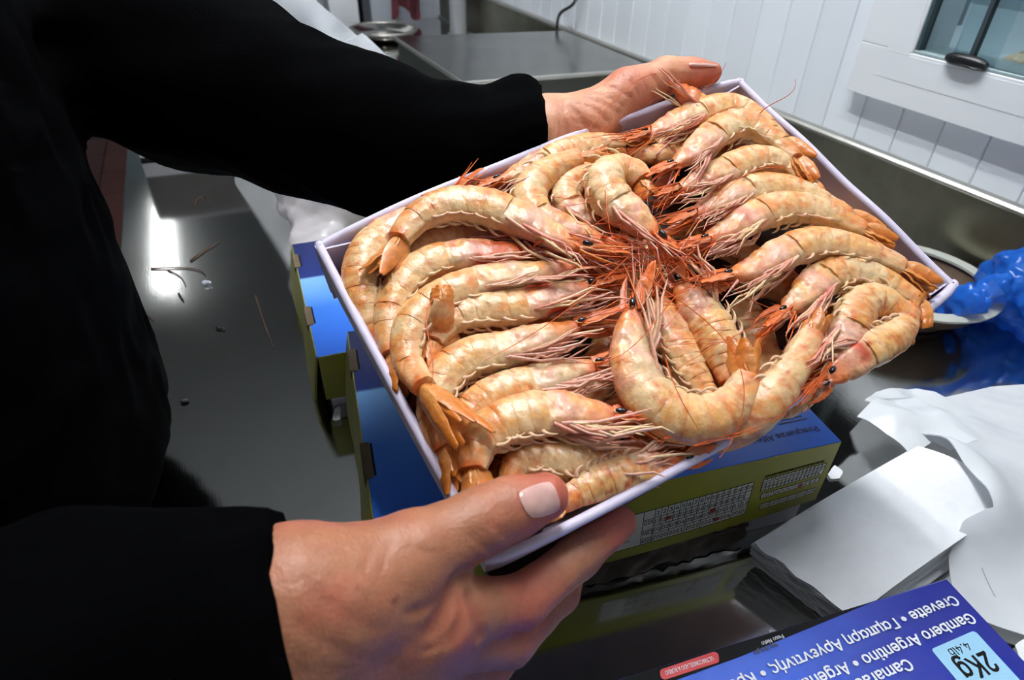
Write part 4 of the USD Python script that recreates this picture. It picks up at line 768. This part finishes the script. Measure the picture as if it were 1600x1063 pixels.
def skin_tint(V, joints, spots, creases, base=BASE_SKIN):
    c = np.repeat(base[None], len(V), 0); red = np.array(srgb(170, 84, 68))
    n = meshkit.fbm(V * 45, 3, 6); c = mixc(c, red, sstep(.45, .75, n) * .45); tips = np.min([np.linalg.norm(V - j, axis=1) for j in joints], axis=0); c = mixc(c, np.array(srgb(186, 92, 76)), sstep(.030, .008, tips) * .65)
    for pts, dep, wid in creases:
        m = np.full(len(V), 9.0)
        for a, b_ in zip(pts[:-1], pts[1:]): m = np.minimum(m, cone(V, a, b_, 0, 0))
        c = mixc(c, np.array(srgb(128, 62, 50)), np.exp(-(m / (wid * .8)) ** 2) * min(.5, dep * 400))  # creases tinted darker: their shade partly painted into the skin colour
    for p, r, col in spots:
        if p is not None: c = mixc(c, np.array(col), np.exp(-(np.linalg.norm(V - p, axis=1) / r) ** 2))
    return c
mole = trace(near_sdf, 618, 939); mole2 = trace(near_sdf, 560, 917)
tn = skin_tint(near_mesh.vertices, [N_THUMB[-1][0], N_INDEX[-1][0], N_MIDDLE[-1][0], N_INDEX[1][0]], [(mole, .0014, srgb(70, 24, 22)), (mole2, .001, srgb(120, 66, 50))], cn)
tf = skin_tint(far_mesh.vertices, [F_THUMB[-1][0], F_THUMB[1][0], F_THUMB[0][0]], [], cf, np.array(srgb(206, 146, 112)))  # lighter skin than the near hand: the difference in light painted in
# the rest of the body: trunk, head, arms inside the jacket (joined to the hands' wrists)
SHR, SHL, ELR, ELL = EYE + (-.27, .21, .03), EYE + (-.25, .60, .03), EYE + (-.265, .07, -.165), at(290, 115, .437)
NECK, HEAD = EYE + (-.25, .41, .07), EYE + (-.19, .40, .235)
def body_sdf(P):
    d = cone(P, EYE + (-.24, .42, -.02), EYE + (-.29, .42, -.45), .10, .10)
    for a, b_, ra, rb in ((SHR, ELR, .042, .034), (ELR, N_FOREARM[0][0], .032, .026), (SHL, ELL, .040, .030), (ELL, F_FOREARM[0][0], .030, .025), (SHR, SHL, .05, .05), (NECK - (0, 0, .06), NECK + (.02, 0, .08), .055, .05)): d = smin(d, cone(P, a, b_, ra, rb), .03)
    q = (P - HEAD) / np.array([.095, .076, .12]); e = (np.linalg.norm(q, axis=1) - 1) * .08; jaw = (np.linalg.norm((P - HEAD - (.03, 0, -.07)) / np.array([.06, .052, .055]), axis=1) - 1) * .05
    h = smin(e, jaw, .03); h = smin(h, cone(P, HEAD + (.088, 0, .02), HEAD + (.112, 0, -.022), .010, .015), .015)
    for s in (-1, 1):
        ear = (np.linalg.norm((P - HEAD - (-.008, .078 * s, -.01)) / np.array([.019, .009, .033]), axis=1) - 1) * .009; h = smin(h, ear, .008)
        h = np.maximum(h, -((np.linalg.norm((P - HEAD - (.098, .031 * s, .012)), axis=1)) - .017)) if False else h
        h = smin(h, cone(P, HEAD + (.078, .012 * s, -.058), HEAD + (.070, .022 * s, -.056), .008, .005), .006)
    return smin(d, h, .025)
bm = surfnet(body_sdf, EYE + (-.46, .0, -.62), EYE + (.30, .72, .40), .010)
tb = skin_tint(bm.vertices, [HEAD + (.1, 0, -.02)], [], [])
PERSON = thing('person', 'worker in a black jacket holding the prawn tray in both bare hands', 'person', frame((0, 0, 0)))
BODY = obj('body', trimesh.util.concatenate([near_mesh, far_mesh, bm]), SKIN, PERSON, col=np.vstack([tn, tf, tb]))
# thumb nails laid on the skin
def nail(fn, pxs, name, rows=13, cols=11, lift=.0006):
    """pxs: four corners in pixels: root edge a, root edge b, tip edge b, tip edge a"""
    a, b_, c, d = [np.array(p, float) for p in pxs]; V = np.zeros((rows, cols, 3))
    for i, u in enumerate(np.linspace(0, 1, rows)):
        for j, v in enumerate(np.linspace(0, 1, cols)):
            uu = .5 + (u - .5) * (1 - .16 * abs(2 * v - 1) ** 3); vv = .5 + (v - .5) * (1 - .14 * abs(2 * u - 1) ** 3)
            p = (a * (1 - vv) + b_ * vv) * (1 - uu) + (d * (1 - vv) + c * vv) * uu; q = trace(fn, *p); V[i, j] = q if q is not None else V[i, max(j - 1, 0)]
    N = nrm(np.cross(np.gradient(V, axis=0), np.gradient(V, axis=1)))
    if (N.reshape(-1, 3) @ (EYE - V.reshape(-1, 3).mean(0))).mean() < 0: N = -N
    uu, vv = np.meshgrid(np.linspace(0, 1, rows), np.linspace(-1, 1, cols), indexing='ij'); V = V + N * (lift * (1 - vv ** 4 * .7) * sstep(0, .15, uu))[..., None]
    obj(name, slab(V, .0008), NAIL, BODY, smooth=60)
nail(near_sdf, [(806, 769), (828, 813), (878, 797), (862, 750)], 'thumb_nail')
nail(far_sdf, [(1076, 98.5), (1078, 104), (1121, 105), (1119, 101)], 'thumb_nail')
# jacket: trunk and two loose sleeves with folds
JR = [(SHR, .066), (ELR, .056), (at(120, 1045, .226), .052), (at(470, 975, .2405), .0405)]
JL = [(SHL, .070), (at(300, 115, .435), .062), (at(440, 168, .436), .052), (at(600, 220, .440), .0490), (at(700, 224, .442), .0400), (at(800, 221, .446), .0325), (at(829, 226, .448), .0320)]
def jacket_sdf(P):
    q = (P - (EYE + (-.235, .42, -.2))) ; az = np.clip((q[:, 2] + .35) / .6, 0, 1)
    lw = sstep(-.115, -.205, q[:, 2]); e = np.sqrt(((q[:, 0] + .060 * lw) / (.158 - .026 * lw)) ** 2 + (q[:, 1] / .215) ** 2); tr = np.maximum((e - 1) * .16 + .05 * (np.abs(q[:, 2] + .03) / .33) ** 4, np.abs(q[:, 2] + .15) - .42)
    d = tr
    for a, b_, ra, rb in ((SHR - (0, -.03, .02), SHL - (0, .03, .02), .075, .075), (NECK - (0, 0, .03), NECK + (0, 0, .03), .07, .068)): d = smin(d, cone(P, a, b_, ra, rb), .06)
    d = smin(d, chain(P, JL, .008), .022); d = smin(d, chain(P, JR, .008), .04)
    # folds: slanting ridges round the sleeves and soft wrinkles
    near = np.abs(d) < .03; p = P[near]; f = .0075 * (meshkit.fbm(p * np.array([15, 22, 30]) + 3, 3, 2) - .5) + .006 * (np.abs(2 * meshkit.noise(p * np.array([14, 40, 26]) + 5, 8) - 1) - .5); d[near] += f
    # bumps of bunched cloth on the far sleeve, and the flared cuff
    for px, py, dd, r in ((372, 24, .45, .010), (398, 38, .445, .013), (430, 62, .44, .014), (808, 155, .448, .0130), (830, 172, .447, .0120)): d = smin(d, np.linalg.norm(P - at(px, py, dd), axis=1) - r, .022)
    for c0, a0, r0 in ((at(845, 200, .448), F_FOREARM, .028), (at(468, 985, .2405), N_FOREARM, .0300)):   # the sleeves end at the wrists, a little hollow
        ax_ = nrm(a0[1][0] - a0[0][0]); cut = (P - c0) @ ax_; nr = np.linalg.norm(P - c0, axis=1) < .085; d = np.where(nr, np.maximum(d, cut), d)
    return d
jk = surfnet(jacket_sdf, EYE + (-.50, -.04, -.60), EYE + (.25, .76, .18), .0052)
jk = max(jk.split(only_watertight=False), key=lambda m: len(m.faces)); jv = jk.vertices.copy(); trimesh.smoothing.filter_taubin(jk, iterations=6)
mv = np.linalg.norm(jk.vertices - jv, axis=1) > .003; jw = np.array(jk.vertices); jw[mv] = jv[mv]; jk.vertices = jw
obj('jacket', jk, JACKET, PERSON, smooth=True)
TR_M = plain('dark_trousers', (0.01, 0.01, 0.013), 0.9)
def legs_sdf(P):
    d = cone(P, (-.31, .36, .84), (-.31, .48, .84), .125, .125)
    for yy in (.33, .51): d = smin(d, np.minimum(cone(P, (-.31, yy, .80), (-.30, yy, .45), .088, .065), cone(P, (-.30, yy, .45), (-.30, yy, .08), .065, .055)), .05)
    return d
obj('trousers', surfnet(legs_sdf, (-.48, .15, .0), (-.12, .70, 1.02), .012), TR_M, PERSON, smooth=True)
for yy in (.33, .51):
    P = [(-.34, yy, .05), (-.27, yy, .048), (-.20, yy, .042), (-.14, yy, .036)]; s = trimesh.convex.convex_hull(np.vstack([np.array(p) + q * r for p, r in zip(P, (.046, .048, .044, .032)) for q in (trimesh.creation.icosphere(2).vertices,)])); s.vertices[:, 2] = np.maximum(s.vertices[:, 2], .005); obj('shoe', s, BLACK, PERSON, smooth=True)
def hair_sdf(P):
    q = (P - HEAD - (-.012, 0, .012)) / np.array([.100, .083, .122]); e = (np.linalg.norm(q, axis=1) - 1) * .085; return np.maximum(e, (P - HEAD) @ nrm(np.array([.9, 0, -.55])) - .028) + .002 * (meshkit.fbm(P * 90, 2, 3) - .5)
obj('hair', surfnet(hair_sdf, HEAD - .14, HEAD + .15, .006), plain('dark_hair', (0.02, 0.016, 0.013), .6), PERSON, smooth=True)
for s in (-1, 1):
    e = trimesh.creation.icosphere(2, .0125); e.apply_translation(HEAD + (.080, .031 * s, .012)); obj('eye', e, plain(f'eye_white_{s + 1}', (.7, .7, .68), .2), PERSON, smooth=True)
    e = trimesh.creation.icosphere(2, .006); e.apply_translation(HEAD + (.0885, .031 * s, .010)); obj('iris', e, BLACK, PERSON, smooth=True)
    obj('eyebrow', tube([HEAD + (.090, .012 * s, .034), HEAD + (.092, .03 * s, .040), HEAD + (.078, .05 * s, .035)], [.003, .0045, .002], 8), plain(f'brow_{s + 1}', (.02, .016, .013), .8), PERSON)
obj('lips', tube([HEAD + (.077, -.024, -.060), HEAD + (.092, -.008, -.057), HEAD + (.092, .008, -.057), HEAD + (.077, .024, -.060)], [.002, .005, .005, .002], 8), plain('lip_red', srgb(150, 84, 74), .4), PERSON)
# ================================================================== paper, bags and scraps
from scipy.spatial import Delaunay
import shapely
def film(name, c, trans=0.25, rough=0.3, spec=0.5):
    return M_(name, {'p': ('principled_bsdf', {'base_color': c, 'roughness': rough, 'specular_ior_level': spec}), 't': ('translucent_bsdf', {'color': c}), 'tr': ('transparent_bsdf', {}),
        'm': ('mix_closure', {'fac': 0.3}), 'm2': ('mix_closure', {'fac': trans})}, [('p.BSDF', 'm.closure1'), ('t.BSDF', 'm.closure2'), ('m.closure', 'm2.closure1'), ('tr.BSDF', 'm2.closure2')], surface='m2.closure')
PAPER = plain('paper_white', srgb(246, 247, 248), 0.75, noise=0.015, scale=20)
NAPKIN = plain('napkin_white', srgb(234, 235, 238), 0.9, noise=0.02, scale=120, bump=0.12, bscale=900)
FILM_W = film('white_film', srgb(244, 246, 249), 0.04, 0.28)
FILM_P = film('printed_film', srgb(214, 208, 210), 0.06, 0.25)
FILM_B = film('blue_film', srgb(38, 118, 226), 0.22, 0.18, 0.6)
# napkins: a stack of folded napkins, each one its own thing
g = np.random.default_rng(11); o = EYE + np.array((.302, .1145, 0.0)); o[2] = ZC; ex = nrm(np.array([.150, .014, 0])); ey = nrm(np.array([-.02, .07, 0])); NW, NH = 0.188, 0.072
NN = 11
for k in range(NN):
    h = 0.0012 + k * 0.0033; nu, nv = 30, 14; u, v = np.meshgrid(np.linspace(0, 1, nu), np.linspace(0, 1, nv), indexing='ij'); low = (NN - 1 - k) / NN
    off = np.array([-.0012 + g.normal() * .0012 + (.010 * (k < 2) + .006 * (k in (2, 3))), g.normal() * .0010 - .004 * (k < 2), 0])
    gap = 0.0 if k > 3 else -.0005
    V = o + off + ex * (u * NW)[..., None] + ey * (v * NH)[..., None]
    z = h + gap + (k / NN) * (.010 * u ** 1.5 * np.sin(np.pi * v * .9) - .006 * sstep(.55, 1.0, u) * sstep(.5, 0, v) + .002 * np.sin(np.pi * u)) - (k / NN) * .004 * sstep(.35, 0, u) * (1 - .3 * v)
    z = np.maximum(z, h * .55 + .001) + .0007 * np.sin(v * 22 + k * 1.7) * sstep(.25, 0, u) + .0004 * (meshkit.noise(V * 60, k) - .5)
    V[..., 2] += z; V += ex * (.0012 * np.sin(v * 17 + k * 2.1))[..., None] * (u < .03)[..., None]
    top = k == NN - 1
    ORD = ['', '', 'third from the bottom', 'fourth from the bottom', 'fifth from the bottom', 'middle one', 'fifth from the top', 'fourth from the top', 'third from the top', 'second from the top']
    lb = 'topmost white paper napkin of the folded stack, gently bulging' if top else 'lowest white paper napkin of the stack, poking out at the front corner' if k == 0 else 'second lowest white paper napkin of the folded stack' if k == 1 else f'white paper napkin of the folded stack, {ORD[k]}'
    t = thing('paper_napkin', lb, 'napkin', frame(o), group='paper napkins in the folded stack')
    half = V - o; obj('upper_fold', slab(half + (0, 0, .00075), .0010), NAPKIN, t, smooth=60); obj('lower_fold', slab(half - (0, 0, .00065), .0010), NAPKIN, t, smooth=60)

def sheet2d(poly, to3d, res, th):
    """a flat outline (a, b) meshed at step res, lifted by to3d, given a thickness"""
    p = Polygon(poly).buffer(0); x0, y0, x1, y1 = p.bounds; e = np.array([p.exterior.interpolate(d).coords[0] for d in np.arange(0, p.length, res)])
    X, Y = np.meshgrid(np.arange(x0, x1, res), np.arange(y0, y1, res)); X = X + (np.arange(X.shape[0]) % 2 * res / 2)[:, None]; q = np.stack([X.ravel(), Y.ravel()], 1)
    q = q[shapely.contains_xy(p.buffer(-res * .55), q[:, 0], q[:, 1])]; pts = np.vstack([e, q]); f = Delaunay(pts).simplices; c = pts[f].mean(1); f = f[shapely.contains_xy(p, c[:, 0], c[:, 1])]
    a, b_, d = pts[f[:, 0]], pts[f[:, 1]], pts[f[:, 2]]; cr = (b_[:, 0] - a[:, 0]) * (d[:, 1] - a[:, 1]) - (b_[:, 1] - a[:, 1]) * (d[:, 0] - a[:, 0]); f[cr < 0] = f[cr < 0][:, ::-1]
    V = to3d(pts); m = trimesh.Trimesh(V, f, process=False); N = m.vertex_normals; ne = len(e); n = len(pts); i = np.arange(ne); j = (i + 1) % ne
    return trimesh.Trimesh(np.vstack([V + N * th / 2, V - N * th / 2]), np.vstack([f, f[:, ::-1] + n, np.stack([i, i + n, j + n], 1), np.stack([i, j + n, j], 1)]), process=False)
def onto(poly_px, z): return [tuple(onz(x, y, z)[:2]) for x, y in poly_px]
# the white sheet of wrapping lying over the right end of the napkins
PZ = ZC + .022
out = onto([(1352, 624), (1372, 606), (1408, 598), (1440, 595), (1468, 600), (1482, 609), (1520, 596), (1560, 583), (1640, 578), (1700, 640), (1700, 900), (1660, 985), (1590, 964), (1550, 952), (1516, 938), (1494, 905), (1480, 872), (1486, 842), (1530, 826), (1496, 780), (1462, 738), (1438, 708), (1412, 690), (1385, 662)], PZ)
fa, fb2, fc = onz(1350, 625, PZ)[:2], onz(1480, 610, PZ)[:2], onz(1440, 700, PZ)[:2]
nap_c = (o + ex * NW * .85 + ey * NH * .55)[:2]
def lift(q):
    P = np.c_[q, np.zeros(len(q))]; r = np.linalg.norm((q - nap_c) / (.055, .05), axis=1); z = .006 + .046 * np.exp(-np.maximum(r - .45, 0) ** 2 * 1.6)
    rf = np.linalg.norm((q - onz(1425, 650, PZ)[:2]) / (.055, .045), axis=1); z = z + .020 * np.exp(-rf ** 2)
    z = z + .026 * crumple(P, 5, 17, 5) * np.exp(-rf ** 2 * .5) + .008 * crumple(P, 4, 10, 21) + .0022 * crumple(P, 5, 40, 8)
    return np.c_[q, ZC + np.maximum(z, .0018)]
ws = thing('wrapping_sheet', 'large white wrapping sheet crumpled over the end of the napkins', 'wrapping paper', frame((0, 0, 0)))
obj('sheet', sheet2d(out, lift, .0032, .0008), FILM_W, ws, smooth=28)
fold = onto([(1350, 628), (1378, 604), (1440, 597), (1490, 625), (1530, 660), (1540, 672), (1500, 680), (1470, 668), (1440, 690), (1400, 662)], PZ + .03)
def lift2(q):
    P = np.c_[q, np.zeros(len(q))]; rf = np.linalg.norm((q - onz(1440, 640, PZ + .03)[:2]) / (.05, .035), axis=1); return np.c_[q, ZC + .030 + .016 * np.exp(-rf ** 2) + .022 * crumple(P, 5, 16, 31)]
obj('folded_corner', sheet2d(fold, lift2, .0030, .0008), FILM_W, ws, smooth=28)
for ln in ([(1535, 886), (1550, 902), (1566, 920)],): # pressed crease in the sheet, its shade painted as a grey line
    P = np.array([onz(x, y, ZC + .022) for x, y in ln]); P = lift(P[:, :2]); obj('crease', tube(smooth_path(P + (0, 0, .0006), 10), .0003, 5), plain('crease_shade_grey', srgb(170, 172, 176), .6), ws)
sc2 = onto([(1585, 1010), (1600, 998), (1660, 990), (1680, 1060), (1600, 1050)], ZC + .004)
obj('paper_scrap', sheet2d(sc2, lambda q: np.c_[q, ZC + .004 + .003 * crumple(np.c_[q, 0 * q[:, 0]], 4, 30, 3)], .003, .0006), PAPER, label='small white paper scrap at the lower right edge, beside the blue carton', cat='paper scrap', smooth=40)

# the blue plastic bag
bc = EYE + (.765, .315, 0); bc[2] = ZC
def blue_sdf(P):
    p = P - bc; d = None
    for a, b_, ra, rb in (((0.005, 0.0, .03), (.03, -.05, .035), .032, .034), ((0.01, .0, .045), (.012, .012, .085), .024, .010), ((-.002, .0, .035), (-.078, .014, .052), .026, .013), ((.01, -.02, .03), (.02, -.075, .03), .032, .03), ((.0, .0, .03), (.022, .02, .05), .03, .02)):
        c = cone(p, a, b_, ra, rb); d = c if d is None else smin(d, c, .02)
    n = np.abs(d) < .04; d[n] += .060 * crumple(P[n], 4, 15, 2) + .024 * crumple(P[n], 5, 46, 7)
    d = np.maximum(d, -(np.linalg.norm((p - (-.008, -.045, .052)) / (1, 1.0, .9), axis=1) - .017))      # a dark hollow among the folds
    return np.maximum(np.maximum(d, ZC + .001 - P[:, 2]), P[:, 0] - .7955)
bb = surfnet(blue_sdf, bc + (-.12, -.13, -.004), bc + (.06, .11, .135), .0020)
blue = thing('blue_plastic_bag', 'crumpled translucent blue plastic bag on the counter by the upstand', 'plastic bag', frame((0, 0, 0)))
obj('bag_film', bb, FILM_B, blue, smooth=22)
# shallow round dish behind the tray corner
dc = EYE + (.695, .39, 0); dc[2] = ZC
dish = thing('round_dish', 'shallow round steel dish with pale rim behind the right tray corner', 'dish', frame(dc))
DS = trimesh.transformations.scale_matrix(1.0)
obj('bowl', lathe([(0, .002), (.045, .003), (.075, .022), (.083, .040), (.083, .042), (.081, .042), (.073, .024), (.044, .0006), (0, .0)][::-1], 56), plain('dish_grey', srgb(92, 74, 60), .35, metal=.3), dish, smooth=40)
obj('rim', lathe([(.0775, .0415), (.0775, .0445), (.0890, .0460), (.0925, .044), (.0920, .0415)], 56), plain('dish_rim_grey', srgb(186, 188, 180), .4), dish, smooth=40)
obj('brown_shade_ring', trimesh.creation.torus(.050, .004, 48, 8).apply_translation((0, 0, .0045)), plain('shade_ring_brown', srgb(70, 44, 32), .4), dish, smooth=40)  # brown ring standing for the shade under the dish

# white plastic behind the sleeve
pc = EYE + (.135, .85, 0); pc[2] = ZC
def printed_sdf(P):
    p = P - pc; d = (np.linalg.norm((p - (.03, .0, .05)) / (.115, .085, .085), axis=1) - 1) * .085; d = smin(d, cone(p, (-.02, -.05, .03), (-.055, -.105, .014), .05, .016), .04); d = smin(d, cone(p, (.06, .0, .06), (.14, -.03, .05), .06, .05), .04)
    n = np.abs(d) < .04; d[n] += .060 * crumple(P[n], 4, 8, 12) + .018 * crumple(P[n], 5, 26, 4); return np.maximum(d, ZC + .001 - P[:, 2])
pbm = surfnet(printed_sdf, pc + (-.14, -.16, -.004), pc + (.24, .13, .17), .0042)
pb = thing('printed_plastic_bag', 'white plastic bag with faint violet lettering on the counter behind the sleeve', 'plastic bag', frame((0, 0, 0)))
obj('bag_film', pbm, FILM_P, pb, smooth=30)
BAG_INK = plain('bag_ink_violet', srgb(92, 92, 160), .5)
def on_bag(txt, h, px, py, ang, parent, fn):
    """short words laid on the bag's surface: each vertex of the lettering goes to the skin of the bag"""
    m = text_mesh(txt, 1.0, .05); v = m.vertices; c, s = math.cos(ang), math.sin(ang); x, y = v[:, 0] * h, v[:, 1] * h; base = trace(fn, px, py)
    if base is None: return
    d0 = (base - EYE) @ -R[:, 2]; out_ = np.zeros_like(v); ok = True
    for i in range(len(v)):
        q = trace(fn, px + x[i] * c - y[i] * s * -1 * -1, py + x[i] * s - y[i] * c, .3, 1.4)
        if q is None: ok = False; q = base
        out_[i] = q + nrm(EYE - q) * (.0006 + .0004 * (v[i, 2] > .02))
    m.vertices = out_; obj('lettering', m, BAG_INK, parent, smooth=False)
on_bag('il dico', 6.0, 441, 316, .40, pb, printed_sdf); on_bag('il bianco', 6.0, 438, 325, .42, pb, printed_sdf); on_bag('uso ali.', 5.5, 432, 344, .35, pb, printed_sdf)
wf = thing('white_film_sheet', 'tall white plastic film standing behind the sleeve at the far left', 'plastic film', frame((0, 0, 0)))
YF = 1.10
def onyy(px, py, y): c = ray(px, py); return EYE + c * (y / c[1])
poly = [tuple(onyy(x, y, YF)[[0, 2]]) for x, y in [(363, 268), (392, 60), (396, 12), (410, -40), (470, -60), (492, 0), (545, 44), (597, 93), (560, 150), (500, 220), (462, 300), (440, 312), (424, 322), (404, 318), (386, 318), (372, 292)]]
def stand(q):
    P = np.c_[q[:, 0], 0 * q[:, 0], q[:, 1]]; return np.c_[q[:, 0], EYE[1] + YF + .05 * crumple(P, 5, 5, 17) + .012 * crumple(P, 5, 18, 3), q[:, 1]]
fm = sheet2d(poly, stand, .008, .0015); fm.vertices[:, 2] = np.maximum(fm.vertices[:, 2], ZC + .001); obj('sheet', fm, FILM_W, wf, smooth=30)
poly2 = [(x + .012, z - .0) for x, z in [tuple(onyy(a, b_, YF)[[0, 2]]) for a, b_ in [(410, 60), (440, 36), (500, 64), (545, 44), (597, 93), (540, 130), (430, 120)]]]
obj('folded_layer', sheet2d(poly2, lambda q: stand(q) - (0, .035, 0), .008, .0015), FILM_W, wf, smooth=30)

# scraps of feeler on the steel
SCRAP = plain('scrap_brown', srgb(70, 42, 28), .5); SCRAP_D = plain('scrap_dark', srgb(28, 26, 26), .5)
def scrap(px_pts, r, label, mat=SCRAP, group='broken prawn feelers on the counter'):
    P = np.array([onz(x, y, ZC) for x, y in px_pts]) + (0, 0, r * 1.05); c = P.mean(0); P = smooth_path(P, 12); P[:, 2] += np.abs(np.sin(np.linspace(0, 6, 12))) * r * .6
    t = thing('feeler_scrap', label, 'scrap', frame((c[0], c[1], ZC)), group=group); obj('strand', tube(P - (c[0], c[1], ZC), r * np.linspace(1.1, .6, 12), 6), mat, t)
scrap([(298, 409), (318, 395), (343, 379)], .0011, 'straight brown broken prawn feeler lying right of the bright lamp reflection')
scrap([(236, 421), (270, 420), (300, 421), (321, 431)], .0009, 'long curved brown prawn feeler crossing the bright lamp reflection')
scrap([(262, 424), (278, 431), (290, 448)], .0008, 'short curved prawn feeler just under the long one on the reflection')
scrap([(222, 486), (231, 495), (241, 502)], .0009, 'small brown prawn feeler beside the worker jacket on the counter')
scrap([(399, 463), (411, 500), (428, 545)], .0007, 'long thin dark prawn feeler on the counter left of the far prawn box')
scrap([(306, 322), (309, 313), (315, 308), (327, 316)], .0009, 'thin bent prawn feeler shaped like a hook in the dark reflection')
scrap([(280, 461), (283, 466), (287, 471)], .0013, 'tiny dark scrap below the lamp reflection', SCRAP_D, None)
scrap([(338, 514), (345, 515), (351, 516)], .0014, 'short dark scrap in the middle of the bare counter', SCRAP_D, None)
scrap([(319, 446), (324, 445), (330, 446)], .0024, 'small whitish scrap right of the lamp reflection', plain('scrap_white', srgb(180, 186, 196), .4), None)
s = trimesh.creation.icosphere(2, 1.0); s.vertices = s.vertices * (.0042, .0026, .0018) * (1 + .15 * (meshkit.noise(s.vertices * 2, 1)[:, None] - .5)); s.apply_translation(onz(289, 629, ZC) + (0, 0, .0018))
obj('dark_crumb', s, SCRAP_D, label='single dark crumb on the bare counter left of the boxes', cat='crumb')
q = onto([(1293, 742), (1303, 728), (1317, 737), (1312, 748), (1298, 750)], ZC + .001); obj('ice_flake', sheet2d(q, lambda w_: np.c_[w_, ZC + .0014 + .001 * crumple(np.c_[w_, 0 * w_[:, 0]], 3, 60, 2)], .003, .001), plain('flake_white', srgb(220, 222, 226), .3), label='small wet white flake on the counter beside the near box corner', cat='flake')
q = onto([(524, 640), (533, 636), (533, 660), (520, 662)], ZC + .0); obj('plastic_scrap', sheet2d(q, lambda w_: np.c_[w_, ZC + .003 + .004 * crumple(np.c_[w_, 0 * w_[:, 0]], 3, 50, 6)], .004, .0006), FILM_W, label='little white plastic scrap at the foot of the far prawn box', cat='plastic scrap', smooth=30)
